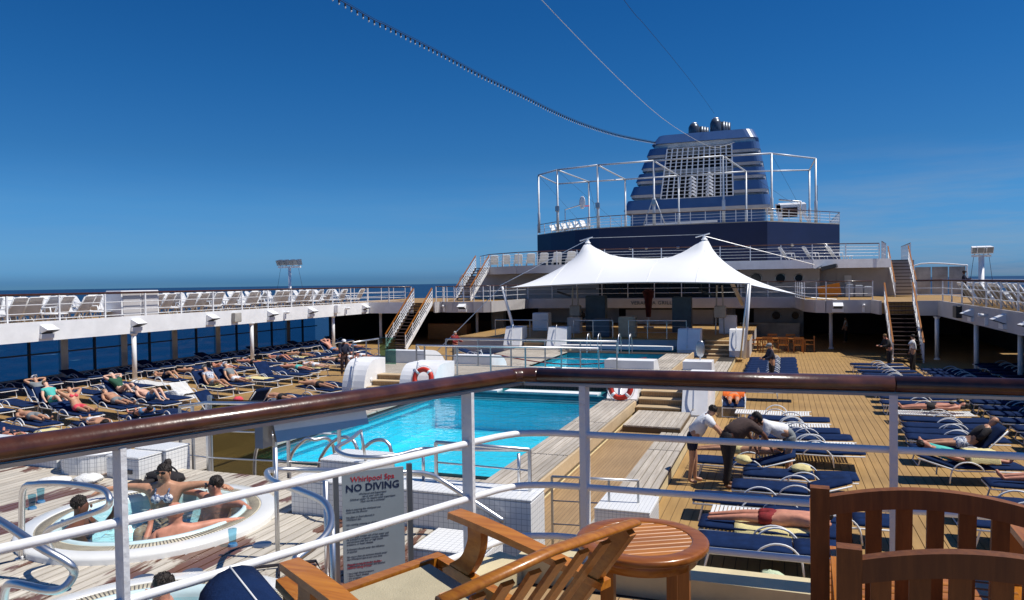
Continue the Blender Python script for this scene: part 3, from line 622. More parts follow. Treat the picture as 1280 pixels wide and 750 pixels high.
# lower storey walls behind stage
wall_with('bar_wall', 'grey wall with two portholes behind the port side of the stage', -18.5, -12.2, 57.0, 0, 2.25, 'offwhite', (), [(-14.9, 1.5, .36)])
wall_with('grill_wall', 'dark recessed serving front of the grill below its name board', -12.2, -3.4, 57.0, 0, 2.25, 'offwhite', [(-11.9, -3.9, 1.35, 2.1)], (), recess='dark')
wall_with('bar_wall', 'shaded wall with two portholes behind the dining set', -3.4, 1.5, 57.2, 0, 2.25, 'offwhite', [(-3.2, -1.9, 0, 2.0)], [(-.35, 1.5, .33), (.95, 1.5, .3)], recess='dark')
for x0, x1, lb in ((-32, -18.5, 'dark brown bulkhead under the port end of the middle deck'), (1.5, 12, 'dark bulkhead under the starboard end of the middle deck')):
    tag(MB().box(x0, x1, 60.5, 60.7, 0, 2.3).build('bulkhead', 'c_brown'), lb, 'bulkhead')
tag(MB().box(-26.5, -18.8, 58.4, 58.6, 0, .95).build('bar_counter', 'teak_shaded'), 'long dark wooden counter in the shade behind the port stairs', 'counter')
tag(MB().box(-25.2, -22.0, 50.5, 51.3, 0, 1.15).build('wooden_counter', 'teak'), 'orange brown wooden counter behind the foot of the port stairs', 'counter')
tag(MB().box(-21.2, -20.2, 53.5, 54.1, 0, 2.25).build('pillar', 'grime'), 'grey square pillar in the shade behind the man in dark red', 'pillar')
wall_with('house_wall', 'pale side wall behind the upper starboard staircase', 7.1, 8.95, 59.7, 2.84, 5.3, 'offwhite')
wall_with('house_wall', 'grey wall behind the upper port staircase', -24.2, -22.2, 57.9, 2.84, 5.3, 'offwhite')
# middle storey
hol = [(-13.2+1.25*i+.05, -13.2+1.25*(i+1)-.05, 3.15, 4.62) for i in range(8)]
wall_with('window_front', 'row of dark glazed windows above the grill name board', -13.6, -2.9, 57.6, 2.84, 4.86, 'black', hol)
wall_with('house_wall', 'pale wall on the port side of the middle deck with dark furniture before it', -22.2, -13.6, 57.6, 2.84, 4.86, 'offwhite')
wall_with('house_wall', 'pale wall with three portholes starboard of the tent', -2.9, 2.6, 57.4, 2.84, 4.86, 'offwhite', (), [(-1.75, 4.2, .42), (-.05, 4.2, .36), (1.2, 4.2, .3)])
wall_with('house_wall', 'pale bulkhead wall with a shaded door recess by the second flight', 2.6, 7.1, 58.6, 2.84, 4.86, 'offwhite', [(3.0, 3.8, 2.84, 4.5)], recess='offwhite')
for xx, lb, mm in ((2.58, 'grey fire locker', 'steel_dull'),): pass
tag(MB().rbox(4.3, 4.75, 58.35, 58.59, 3.7, 4.35, .03).build('wall_cabinet', 'white'), 'small white cabinet fixed to the pale bulkhead on the middle deck', 'cabinet')
# folded table
t_ = empty('folded_table', 'tilted orange wooden table stored behind the middle deck railing', 'table', (2.9, 52.8, 2.85))
MB().bar((-.6, 0, .35), (.75, 0, .62), .05, .8, (0, -.2, 1)).build('tabletop', 'teak', t_); MB().box(-.5, -.44, .05, .11, 0, .5).build('leg', 'teak', t_); MB().box(.5, .56, .05, .11, 0, .6).build('leg', 'teak', t_)
for i, x in enumerate((4.35, 4.95, 5.5)): 
    tag(MB().rbox(x-.24, x+.24, 55.0, 55.5, 2.85, 3.75-.08*i, .05).build('waste_bin', 'steel_dull'), ['tallest grey bin behind the middle deck railing', 'middle grey bin in the row behind the middle deck railing', 'shortest grey bin behind the middle deck railing'][i], 'bin')
# roof deck of the house
RD = [(-24.6, 59.5), (-22.5, 56.2), (-19, 53.6), (-14, 52.3), (2.0, 54.2), (6.9, 56.0), (7.0, 60), (9.0, 60), (9.2, 90), (-24.4, 90)]
struct('house_top_deck', MB().prism(RD, 4.88, 5.38), 'grey_boards')
tag(strip([(-24.6, 59.5), (-22.5, 56.2), (-19, 53.6), (-14, 52.3), (-9, 52.9)], 4.84, 5.44, '', None).build('deck_fascia', 'offwhite'), 'curved fascia painted shade grey on the top deck behind the port end of the tent', 'fascia')  # shaded half of the fascia, its shade put into the grey
tag(strip([(-9, 52.9), (2.0, 54.2), (6.9, 56.0), (6.95, 59)], 4.84, 5.44, '', None).build('deck_fascia', 'white'), 'bright white fascia of the top deck starboard of the tent', 'fascia')
railing([(x, y+.1, 5.44) for x, y in [(-24.6, 59.6), (-22.5, 56.3), (-19, 53.7), (-14, 52.4), (2.0, 54.3), (6.3, 56.0)]], 1.05, 'white railing round the top deck above the tent', rods=(.2, .4, .6, .8), sp=1.9, top='rail_wood', rt=.035, rr_=.017, pw=.06)
# windscreens either side
for x0, x1, y, lb in ((8.75, 12.0, 58.5, 'white tube framed grey windscreen at the after end of the starboard deck'), (-27.6, -23.6, 62.5, 'white tube framed windscreen at the after end of the port deck')):
    r_w = empty('windscreen', lb, 'windscreen', (x0, y, 2.84)); W_ = x1-x0
    MB().tube(smooth_path([(0, 0, 0), (0, 0, 2.1), (W_-.3, 0, 2.1), (W_, 0, 1.8), (W_, 0, 0)], 5), .05, 8).build('tube_frame', 'white_rod', r_w, True)
    for k in range(3): MB().box(.08+k*(W_-.1)/3, (k+1)*(W_-.1)/3, -.01, .01, .1, 2.0).build('screen_panel', 'grime', r_w)

# navy block under the funnel
NB = [(-26.6, 82), (-24.2, 79.5), (-20.5, 76.2), (-17.5, 74.6), (-14, 74.0), (-1.2, 74.0), (5.6, 82), (5.6, 110), (-26.6, 110)]
nb = empty('deckhouse', 'navy blue deckhouse block carrying the funnel and sports cage', 'deckhouse', (-10, 80, 5.38))
def rel(poly, o): return [(x-o[0], y-o[1]) for x, y in poly]
MB().prism(rel(NB, (-10, 80)), 0, 4.2).build('wall', 'navy_paint', nb)
for x in (-21.0, -14.2, -12.6, -9.5, -7.9, -4.0, 1.0, 4.2):
    y = 74.0 if -14.3 < x < -1.2 else (74+(x+1.2)*8/6.8 if x > -1.2 else 76.7)
    pl_ = MB().ell((x+10, y-80-.06, 2.0), (.2, .1, .13), 12, 6).build('deck_lamp', 'steel', nb, True)
for k in range(9): MB().box(-15.4+k*1.5+.06+3, -15.4+(k+1)*1.5-.06+3, -6.06, -6.0, .25, 1.15).build('pane', 'window', nb)
struct('sports_deck', MB().prism(NB, 9.58, 9.66), 'grey_boards')
railing([(x, y+.2, 9.66) for x, y in NB[:7]]+[(5.5, 95, 9.66)], 1.15, 'white railing around the sports deck on the navy block', rods=(.25, .5, .75), sp=1.4, rt=.04, rr_=.02, pw=.07)

# funnel
fu = empty('funnel', 'blue ship funnel of stacked bands with a white lattice opening', 'funnel', (-10, 98, 9.66))
def fx(z): k = max(0, z-3)/10.4; return (-9.9+4.3*k, 9.1-1.9*k)       # port and starboard edge at height z
def fring(z, g=0, yb=11):
    a, b = fx(z); a += g; b -= g; y0 = -1.6+z*.13+g; y1 = yb-g; r = 1.3; pts = []
    for (cx, cy, t0) in ((b-r, y0+r, -PI/2), (b-r, y1-r, 0), (a+r, y1-r, PI/2), (a+r, y0+r, PI)):
        for k in range(6): t = t0+k*PI/10; pts.append((cx+r*math.cos(t), cy+r*math.sin(t), z))
    return pts
GX = (-5.1, 4.6)
MB().loft([fring(0, .9), fring(3.3, .9)]).build('base', 'navy_band', fu)
for k in range(8): MB().box(-8.2+2.0*k, -6.35+2.0*k, -.86, -.8, .35, 1.5).build('pane', 'window', fu)
bz = [(3.7, 5.0), (5.7, 6.85), (7.5, 8.5), (9.2, 10.2), (10.85, 11.75)]
for i, (z0, z1) in enumerate(bz):
    for sgn in (-1, 1):
        rings = []
        for z in (z0, z1):
            a, b = fx(z); gx0, gx1 = GX[0]+.12*(z-3)+.2, GX[1]-.03*z
            y0 = -1.6+z*.13; r = 1.0
            if i == 0: gx0 = gx1 = 0
            if sgn < 0: rings.append([(a+r-r*math.cos(t*PI/10), y0+r-r*math.sin(t*PI/10), z) for t in range(6)]+[(gx0, y0, z), (gx0, 10, z), (a, 10, z)])
            else: rings.append([(b-r+r*math.sin(t*PI/10), y0+r-r*math.cos(t*PI/10), z) for t in range(6)]+[(b, 10, z), (gx1, 10, z), (gx1, y0, z)])
        MB().loft(rings).build('louvre_band', 'navy_band', fu); MB().loft([[(p[0]*.985+.03, p[1]+.12, p[2]-.36) for p in rings[0]], [(p[0]*.99+.02, p[1]+.08, p[2]) for p in rings[0]]]).build('band_lip', 'offwhite', fu)
z0, z1 = 12.35, 13.5
MB().loft([fring(z0), fring(z1, .35)]).build('top_band', 'navy_band', fu)
MB().loft([fring(3.3, .7), [(p[0], p[1], 3.69) for p in fring(3.4, .4)]]).build('lip', 'casing', fu); MB().loft([fring(11.76, .5), [(p[0], p[1], 12.34) for p in fring(12.0, .45)]]).build('soffit', 'casing', fu)
for sgn in (-1, 1):
    rings = []
    for z in (3.4, 12.3):
        a, b = fx(z); gx0, gx1 = GX[0]+.12*(z-3)+.2, GX[1]-.03*z; y0 = -1.6+z*.13+.55
        rings.append([(a+.75, y0+.5, z), (gx0-.05, y0, z), (gx0-.05, 9.5, z), (a+.75, 9.5, z)] if sgn < 0 else [(gx1+.05, y0, z), (b-.75, y0+.5, z), (b-.75, 9.5, z), (gx1+.05, 9.5, z)])
    MB().loft(rings).build('inner_casing', 'casing', fu)
MB().box(-5, 4.6, 2.6, 2.8, 3.8, 12.2).build('recess_wall', 'dark', fu); MB().box(-4.7, 4.3, .6, 2.5, 8.5, 8.9).build('recess_beam', 'casing', fu); MB().box(-4.3, 4.2, 1.6, 2.6, 10.9, 12.3).build('recess_beam', 'grime', fu)
for i in range(4): MB().box(-4.6, 4.2, 2.2, 2.6, 4.3+1.9*i, 5.5+1.9*i).build('louvre_opening', 'dark', fu)
def gp(u, v):   # lattice plane
    z = 5.02+6.5*v; xa, xb = GX[0]+.12*(z-3)+.25, GX[1]-.03*z-.05; return Vector((xa+(xb-xa)*u, -1.6+z*.13-.03, z))
for i in range(13): MB().bar(gp(i/12, 0), gp(i/12, 1), .15, .14, (0, 1, 0)).build('lattice_bar', 'white', fu)
for j in range(15): MB().bar(gp(0, j/14), gp(1, j/14), .08, .1, (0, 1, 0)).build('lattice_bar', 'white', fu)
for x, nn in ((-.5, 6), (1.6, 7)):
    for k in range(nn): MB().bar((x-.42, -1.7, 5.1+.42*k), (x, -1.95, 5.4+.42*k), .16, .2).bar((x, -1.95, 5.4+.42*k), (x+.42, -1.7, 5.1+.42*k), .16, .2).build('chevron_vane', 'white', fu)
for x, h in ((-.8, 2.0), (2.0, 2.4)):
    e = MB().lathe([(.75, 0), (.72, h*.8), (.5, h), (.1, h+.15)], 16, (x, 3.5, 13.2)).build('exhaust_pipe', 'pipe_grey', fu, True)
    MB().ell((x, 3.5, 13.2+h+.05), (.45, .45, .22), 12, 6).build('cowl', 'steel', e, True)
    for q in range(3): MB().lathe([(.3, 0), (.3, h-.3)], 10, (x+.9+.3*q, 4.0+.5*q, 13.2)).build('exhaust_pipe', 'pipe_grey', fu, True)
tag(MB().bar((-16.6, 96.4, 11.35), (-7.5, 96.2, 11.5), .3, .28).build('light_tube', 'white'), 'long white tube lying along the foot of the funnel', 'tube')
rd = empty('radar_cabin', 'white radar cabin with brown front standing starboard of the funnel', 'cabin', (.6, 96, 9.66))
MB().hexa([(-.5, 0, 0), (0, 0, 0), (0, .6, 0), (-.5, .6, 0), (-1.3, 0, 3.6), (-.7, 0, 3.6), (-.7, .6, 3.6), (-1.3, .6, 3.6)]).build('strut', 'white', rd); MB().rbox(-1.1, 2.3, 0, 1.5, 2.3, 3.7, .25).build('cabin', 'white', rd); MB().box(-.4, 1.3, -.05, .02, 1.9, 3.1).build('front', 'c_brown', rd)

# sports cage: tubular posts with a ring at the head
cg = empty('sports_cage', 'silver tube frame of the sports court cage standing before the funnel', 'cage frame', (-10, 80, 9.66))
def at_w(px, yy, wz):   # post foot given by bearing on the photograph's plate and height of the ring
    pass
FR = [(-25.4, 79.0), (-22.4, 76.2), (-17.7, 74.9), (-11.9, 74.6), (-5.2, 74.6), (-.8, 75.1), (3.3, 80.2)]
BK = [(-25.6, 87.2), (-21.6, 86.8), (-17.2, 86.8), (-11.0, 86.6), (-3.6, 86.4), (3.0, 88.5)]
for pts, H_ in ((FR, 6.45), (BK, 6.45)):
    for x, y in pts:
        MB().lathe([(.15, 0), (.15, 2.2), (.1, 2.3), (.1, H_)], 10, (x+10, y-80, 0)).build('post', 'galv', cg, True)
    for a, b in zip(pts[:-1], pts[1:]): MB().tube([(a[0]+10, a[1]-80, H_), (b[0]+10, b[1]-80, H_)], .085, 8).build('ring_tube', 'galv', cg, True)
for a, b in ((FR[0], BK[0]), (FR[1], BK[1]), (FR[2], BK[2]), (FR[3], BK[3]), (FR[4], BK[4]), (FR[6], BK[5])): MB().tube([(a[0]+10, a[1]-80, 6.45), (b[0]+10, b[1]-80, 6.45)], .08, 8).build('cross_tube', 'galv', cg, True)
for x, y in FR[3:4]:
    for q in (-1.1, 1.1): MB().tube([(x+10, y-80, 2.9), (x+10+q, y-80, 0)], .06, 6).build('brace', 'galv', cg, True)
for a, b in ((FR[0], BK[1]), (BK[0], FR[1]), (FR[1], BK[2]), (BK[1], FR[2]), (FR[5], BK[5]), (BK[4], FR[6])):
    MB().tube([(a[0]+10, a[1]-80, 6.4), (b[0]+10, b[1]-80, .4)], .012, 4).build('net_rope', 'rope', cg)
for x, y in FR[1:4]: MB().rbox(x+10-.2, x+10+.2, y-80-.25, y-80, 2.0, 2.6, .05).build('junction_box', 'steel_dull', cg)
hp = empty('basketball_hoop', 'small white basketball backboard and hoop inside the sports cage', 'hoop', (-20.8, 80.5, 9.66))
MB().ell((0, 0, 3.3), (.12, .55, .75), 16, 8, R_=Matrix.Rotation(.9, 3, 'Z')).build('backboard', 'white', hp, True); MB().tube([(.5+.3*math.cos(k*PI/6), .0+.3*math.sin(k*PI/6), 2.9) for k in range(12)], .03, 5, True).build('ring', 'coral', hp); MB().tube([(-2.0, 0, 0), (-2.0, 0, 2.6), (0, 0, 3.1)], .07, 6).build('arm', 'steel', hp)
dv = empty('davit', 'small silver davit and mast beside the starboard railing of the sports deck', 'davit', (2.0, 84, 9.66))
MB().tube([(0, 0, 0), (0, 0, 2.6), (-2.2, 0, 2.9)], .1, 8).build('arm', 'steel', dv, True); MB().bar((.2, 0, 1.4), (1.0, 0, .1), .25, .3).build('housing', 'white', dv); MB().tube([(1.6, 0, 0), (1.6, 0, 4.2)], .04, 6).build('mast', 'steel_dull', dv)
# low reclining chairs seen through the upper railings

# ------------------------------------------------------------------ steps and wing blocks
def steps(label, x0, x1, y0, y1, z0, z1, n, fwd=1):
    """closed steps facing -y (fwd=1) climbing towards y1"""
    root = empty('steps', label, 'steps', (x0, y0, z0)); d = (y1-y0)/n; h = (z1-z0)/n; W = x1-x0
    rs = td = None
    for i in range(n):
        if rs is None:
            rs = MB().box(0, W, .02, d*1.02, 0, h-.03).build('riser', 'teak_shaded', root); td = MB().box(-.01, W+.01, -.02, d+.02, h-.035, h).build('tread', 'tread', root)
            rs.data.materials[0] = M['walk']
        else: inst(rs, 'riser', root, (0, d*i, h*i)); inst(td, 'tread', root, (0, d*i, h*i))
    for i in range(n-1): MB().box(0.01, W-.01, d*(i+1), y1-y0, h*i, h*(i+1)-.04).build('core', 'walk', root)
    return root
def wing(label, x0, x1, yf, yt, z0, z1, curved=False, knob=False, extra=0, rail=True, m='white'):
    """wing block beside steps: foot at yf, head reached at yt (yt may lie before or behind), tiled foot band"""
    root = empty('wing_wall', label, 'wing wall', (x0, yf, z0)); W = x1-x0; D = yt-yf; H_ = z1-z0; hb = .32
    if curved: prof = [(D*(1-math.cos(k*PI/16)), hb+(H_-hb)*math.sin(k*PI/16)) for k in range(9)]
    else: prof = [(0, hb), (D*.5, H_*.98), (D*.55, H_)]
    end = D + math.copysign(.35+extra, D); prof = [p for p in prof]+[(end, H_), (end, hb)]
    b = MB(); n = len(prof); b.v = [(0, y, z) for y, z in prof]+[(W, y, z) for y, z in prof]
    f0 = tuple(range(n)); b.f = [f0 if D > 0 else f0[::-1], tuple(n+i for i in f0)[::-1] if D > 0 else tuple(n+i for i in f0)]
    for i in range(n): q = (i, n+i, n+(i+1) % n, (i+1) % n); b.f.append(q if D > 0 else q[::-1])
    b.build('panel', m, root)
    MB().box(.01, W-.01, min(.02*(1 if D > 0 else -1), end-.02*(1 if D > 0 else -1)), max(.02*(1 if D > 0 else -1), end-.02*(1 if D > 0 else -1)), 0, hb).build('tiled_foot', 'tile', root)
    sg = 1 if D > 0 else -1
    if rail:
        pts = smooth_path([(W*.45, D*.12-sg*.12, hb+.12), (W*.45, D*.3-sg*.12, H_*.75), (W*.45, D*.5-sg*.05, H_+.12)], 5)
        MB().tube(pts, .022, 8).build('grab_rail', 'steel', root, True)
        for p in (pts[1], pts[-3]): MB().tube([p, p+Vector((0, sg*.14, -.03))], .014, 6).build('bracket', 'steel', root)
    if knob: MB().ell((W+.01, D*.62, H_*.52), (.03, .08, .08), 12, 8).build('round_lamp', 'white', root, True)
    return root
ZB = 1.0
steps('wide wooden steps up to the pool bridge beside the starboard walkway', -4.05, -2.78, 21.7, 23.4, .3, ZB, 4)
steps('wooden steps with a lifebuoy wall beside them on the port side of the pool', -13.5, -12.0, 21.9, 23.4, .3, ZB, 4)
gr = empty('grating_step', 'pale slatted platform step at the foot of the starboard bridge steps', 'grating', (-3.95, 19.2, .225))
MB().box(0, 1.5, 0, 2.3, 0, .14).build('frame', 'caulk', gr)
g1 = None
for i in range(13):
    if g1 is None: g1 = MB().box(-.05, .05, 0, 2.32, .13, .18).build('slat', 'grey_plank', gr); g1.location = (.06, 0, 0)
    else: inst(g1, 'slat', gr, (.06+.115*i, 0, 0))
wing('white wing wall carrying a lifebuoy by the pool corner on the starboard side', -5.02, -4.1, 22.1, 23.2, .3, 1.15, extra=.5)
wing('tall white wing wall between the bridge steps and the orange towel lounger', -2.72, -2.0, 21.6, 22.6, 0, 1.3, extra=1.4)
wing('curved white wing wall beside the port lounger rows', -14.4, -13.52, 22.1, 22.9, .1, 1.55, curved=True, knob=True, extra=.35)
wing('curved white wing wall with a lifebuoy on the port side of the pool', -11.98, -10.7, 21.8, 22.5, .4, 1.5, curved=True, extra=.6)
wing('rounded white wing wall on the far port end of the bridge', -15.2, -13.4, 28.6, 26.9, .1, 1.5, curved=True, knob=True, m='white')
wing('rounded white locker beyond the bridge beside the port apron', -12.2, -10.6, 28.4, 27.0, .4, 1.35, curved=True)
wing('low white block on the far side of the bridge over the far pool', -6.1, -4.3, 27.9, 26.9, .5, 1.3, rail=False)
wing('white block near the far pool corner behind the bridge on the starboard side', -3.3, -2.3, 28.2, 27.0, .2, 1.3, rail=False)
# stage beyond the far pool
struct('stage', MB().box(-18.6, -1.6, 41.2, 56.9, 0, .9), 'offwhite')
struct('stage_boards', MB().box(-18.6, -1.6, 41.15, 56.8, .9, .94), 'deck_seam')
steps('port steps to the stage between two white wing blocks', -14.0, -12.55, 39.9, 41.2, .3, .92, 3)
steps('starboard steps to the stage between two white wing blocks', -3.85, -2.55, 39.2, 41.2, .15, .92, 4)
for x0, x1, y0, lb in ((-15.1, -14.1, 39.9, 'outer white wing block of the port stage steps'), (-12.5, -11.4, 39.9, 'inner white wing block of the port stage steps'),
                       (-5.1, -3.95, 38.9, 'inner white wing block of the starboard stage steps'), (-2.5, -1.75, 38.9, 'outer white wing block of the starboard stage steps')):
    wing(lb, x0, x1, y0, y0+1.0, .25, 1.62)
tag(MB().box(-11.3, -5.3, 38.6, 39.2, .56, .75).build('bench_slab', 'white'), 'long white slab bench at the far end of the far pool', 'bench')
struct('far_pool_end_wall', MB().box(-11.3, -5.2, 39.6, 41.1, .3, .55), 'pool_band')
R = railing
R([(-16.2, 41.5, .94), (-12.9, 41.5, .94)], 1.0, 'steel railing at the port end of the stage', sp=1.1, top='steel', rm='steel_dull', rt=.03, rr_=.012, pw=.04, rods=(.5,))
R([(-11.3, 41.4, .94), (-9.0, 41.4, .94)], 1.0, 'steel railing along the stage edge before the blue cover', sp=1.2, top='steel', rm='steel_dull', rt=.03, rr_=.012, pw=.04, rods=(.35, .68))
R([(-8.1, 41.4, .94), (-4.9, 41.4, .94)], 1.0, 'steel railing along the stage edge beside the tan lectern', sp=1.1, top='steel', rm='steel_dull', rt=.03, rr_=.012, pw=.04, rods=(.35, .68))
# bridge railings
R([(-12.3, 23.7, 1.0), (-11.9, 23.55, 1.0), (-5.6, 23.55, 1.0)], 1.0, 'steel railing on the pool side of the bridge', sp=1.25, top='steel', rm='steel_dull', rt=.032, rr_=.014, pw=.045, rods=(.33, .66))
R([(-12.4, 26.4, 1.0), (-5.6, 26.4, 1.0)], 1.0, 'steel railing on the far side of the bridge', sp=1.35, top='steel', rm='steel_dull', rt=.032, rr_=.014, pw=.045, rods=(.33, .66))
R([(-15.3, 24.3, 1.0), (-15.3, 26.2, 1.0)], 1.0, 'short steel railing at the port end of the bridge', sp=.95, top='steel', rm='steel_dull', rt=.03, rr_=.012, pw=.04)
tag(MB().box(-14.9, -14.2, 25.6, 25.63, 1.05, 2.1).build('glass_gate', 'glass_teal'), 'green glass gate panel at the port end of the bridge', 'gate')
tag(MB().tube([Vector((-11.5+6.5*k/10, 29.3-.2*k/10, 1.15-.35*math.sin(PI*k/10))) for k in range(11)], .025, 6).build('barrier_rope', 'redcloth', None, True), 'dark red barrier rope slung low beyond the bridge', 'rope')
# ladders
def ladder(label, x, y, z, rz, s=1.0, grp=None):
    r_l = empty('pool_ladder', label, 'pool ladder', (x, y, z), rz, grp)
    for q in (-.28, .28): MB().tube(smooth_path([(q, -.55, 0), (q, -.55, .45*s), (q, -.35, .82*s), (q, -.05, .85*s), (q, .15, .6*s), (q, .2, .1), (q, .2, -.6)], 6), .024, 8).build('handrail', 'steel', r_l, True)
    return r_l
0 and ladder('port one of the two curved pool ladders near the whirlpool deck', -8.3, 10.9, .5, 0, 1.5)
0 and ladder('curved pool ladder nearer the whirlpool sign', -7.2, 10.9, .5, 0, 1.5)
ladder('port ladder of the far pool before the stage', -9.0, 36.7, .56, PI, 1.1); ladder('starboard ladder of the far pool before the stage', -7.4, 36.7, .56, PI, 1.1)

# lifebuoys
def lifebuoy(label, loc, rot):
    r_b = empty('lifebuoy', label, 'lifebuoy', loc, 0, 'lifebuoys by the pool'); r_b.rotation_euler = rot
    MB().tube([(.3*math.cos(2*PI*k/24), 0, .3*math.sin(2*PI*k/24)) for k in range(24)], .085, 10, True).build('ring', 'red', r_b, True)
    for a in (45, 135, 225, 315):
        a = math.radians(a); MB().tube([(.3*math.cos(a+t), 0, .3*math.sin(a+t)) for t in (-.13, 0, .13)], .09, 10).build('band', 'white', r_b, True)
    MB().tube([(.42*math.cos(2*PI*k/32), 0, .42*math.sin(2*PI*k/32)-.0) for k in range(32)], .012, 5, True).build('grab_line', 'white', r_b)
lifebuoy('red lifebuoy on the curved wall at the port corner of the pool', (-11.0, 21.62, 1.1), (-.25, 0, 0))
lifebuoy('red lifebuoy hung on the wall beside the starboard bridge steps', (-4.55, 21.95, .98), (-.2, 0, 0))

# port and starboard upper deck railings
R([(-27.35, -4, 2.93), (-27.35, 45.4, 2.93), (-23.9, 45.4, 2.93)], 1.05, 'long railing with a wooden cap along the port upper deck', rods=(.3, .62, .08), sp=2.15, rt=.045, rr_=.02, pw=.06)
R([(-22.1, 45.6, 2.93)]+[(x, y+.08, 2.93) for x, y in mid[1:10]]+[(-18.1, 53.3, 2.93), (-2.8, 53.3, 2.93)], 1.05, 'white railing round the port bulge of the middle deck', rods=(.33, .66), sp=1.9, rt=.03, rr_=.016, pw=.05)
R([(-2.6, 53.3, 2.93), (.9, 53.3, 2.93), (1.3, 47.5, 2.93), (1.9, 46.0, 2.93), (2.4, 45.7, 2.93), (4.8, 45.7, 2.93)], 1.05, 'white railing round the starboard bulge of the middle deck', rods=(.33, .66), sp=1.6, rt=.03, rr_=.016, pw=.05)
R([(6.6, 43.4, 2.93), (7.8, 43.3, 2.93), (7.8, -4, 2.93)], 1.05, 'long railing with a wooden cap along the starboard upper deck', rods=(.3, .62), sp=2.15, rt=.045, rr_=.02, pw=.06, top='rail_wood')
R([(-32.2, -4, 2.83), (-32.2, 60, 2.83)], 1.1, 'outboard railing of the port upper deck against the sea', rods=(.3, .62), sp=2.1, rt=.03, rr_=.018, pw=.05, top='white_rod')
R([(12.1, -4, 2.83), (12.1, 60, 2.83)], 1.1, 'outboard railing of the starboard upper deck against the sea', rods=(.2, .4, .6, .8), sp=2.1, rt=.03, rr_=.018, pw=.09, top='white_rod')
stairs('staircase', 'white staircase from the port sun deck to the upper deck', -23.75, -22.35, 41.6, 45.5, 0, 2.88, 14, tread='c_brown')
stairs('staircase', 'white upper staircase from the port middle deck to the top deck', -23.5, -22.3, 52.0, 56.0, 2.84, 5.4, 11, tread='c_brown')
stairs('staircase', 'staircase with treads darkened as shade from the starboard sun deck to the upper deck', 5.12, 6.45, 40.3, 43.4, 0, 2.88, 14, tread='c_brown')  # dark tread colour stands in for shade from the deck above
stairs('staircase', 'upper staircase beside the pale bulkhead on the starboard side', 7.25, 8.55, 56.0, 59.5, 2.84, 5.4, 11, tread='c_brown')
R([(6.4, 55.6, 5.44), (7.1, 59.4, 5.44)], 1.15, 'short netted railing at the head of the starboard upper stairs', sp=.8, rods=(.3, .6), rt=.03); R([(8.7, 59.5, 5.44), (9.0, 66, 5.44)], 1.15, 'short railing beyond the head of the starboard upper stairs', sp=.8, rods=(.3, .6), rt=.03)

# fascia floodlights (wedge boxes), speakers
def wedge(label, x, y, z, rz, dark=False):
    r_w = empty('floodlight', label, 'floodlight', (x, y, z), rz, 'wedge lights on the fascias')
    b = MB(); b.hexa([(0, -.26, -.16), (.02, -.26, -.16), (.02, .26, -.16), (0, .26, -.16), (0, -.26, .18), (.42, -.26, -.02), (.42, .26, -.02), (0, .26, .18)]); b.build('housing', 'white', r_w)
    MB().hexa([(.03, -.24, -.175), (.42, -.24, -.05), (.42, .24, -.05), (.03, .24, -.175), (.03, -.24, -.165), (.42, -.24, -.035), (.42, .24, -.035), (.03, .24, -.165)]).build('lamp_face', 'black', r_w)
    MB().box(-.02, .12, -.3, .3, -.36, -.18).build('bracket', 'white', r_w)
for i, y in enumerate((17.3, 21.4, 25.7, 30.3, 35.0, 38.8, 45.0)): wedge('white wedge floodlight on the port fascia, %s one counting towards the port stairs' % nth(i), -27.17, y-.35, 2.62, 0)
for i, y in enumerate((24.6, 27.8, 31.2, 36.0)): wedge('grey wedge floodlight on the starboard fascia, %s one counting towards the starboard stairs' % nth(i), 7.58, y, 2.62, PI)
for x, y, lb in ((-20.2, 45.75, 'white wedge floodlight on the port bulge of the middle deck'), (3.0, 45.5, 'white wedge floodlight on the starboard bulge above the column')): wedge(lb, x, y, 2.62, -PI/2)
for i, (x, y, r_) in enumerate(((-27.15, 18.1, 0), (-27.15, 35.9, 0), (-27.15, 42.3, 0), (7.55, 33.5, PI), (4.3, 45.45, -PI/2), (-21.7, 46.05, -PI/2))):
    r_s = empty('security_camera', 'small white camera on a bracket, ' + ['below the port upper deck chairs', 'between two wedge floodlights on the port fascia', 'towards the port stairs', 'on the starboard fascia', 'on the starboard bulge of the middle deck', 'on the port bulge of the middle deck'][i], 'camera', (x, y, 2.55), r_)
    MB().tube([(0, 0, .05), (.3, 0, .1)], .075, 8).build('housing', 'white', r_s, True); MB().box(-.03, .07, -.06, .06, -.3, .08).build('bracket', 'white', r_s)
tag(MB().rbox(-27.18, -26.95, 31.5, 32.0, 2.3, 2.8, .03).build('control_box', 'grime'), 'grey box on the port fascia near the second column', 'box')
tag(MB().rbox(7.35, 7.6, 37.9, 38.6, 2.3, 2.85, .03).build('control_box', 'black'), 'dark box on the starboard fascia above the stacked loungers', 'box')
tag(MB().rbox(-27.15, -26.9, 41.0, 41.35, 2.35, 2.9, .03).build('control_box', 'white'), 'white box on the port fascia at the third column', 'box')
lk = empty('locker', 'white deck locker with pale doors among the port upper deck chairs', 'locker', (-28.4, 24.9, 2.85)); MB().rbox(0, .9, 0, 2.1, 0, 1.22, .02).build('cabinet', 'white', lk)
for q in (0, 1): MB().rbox(.9, .93, .08+q*1.0, 1.02+q*1.0, .06, 1.16, .01).build('door', 'offwhite', lk)
fl = empty('floodlight', 'dark grey floodlight under the starboard top deck fascia', 'floodlight', (2.6, 54.2, 4.8)); MB().bar((0, 0, 0), (.9, -.25, .2), .5, .25).build('housing', 'black', fl); MB().bar((-.5, 0, 0), (0, 0, .2), .06, .06).build('arm', 'steel_dull', fl)

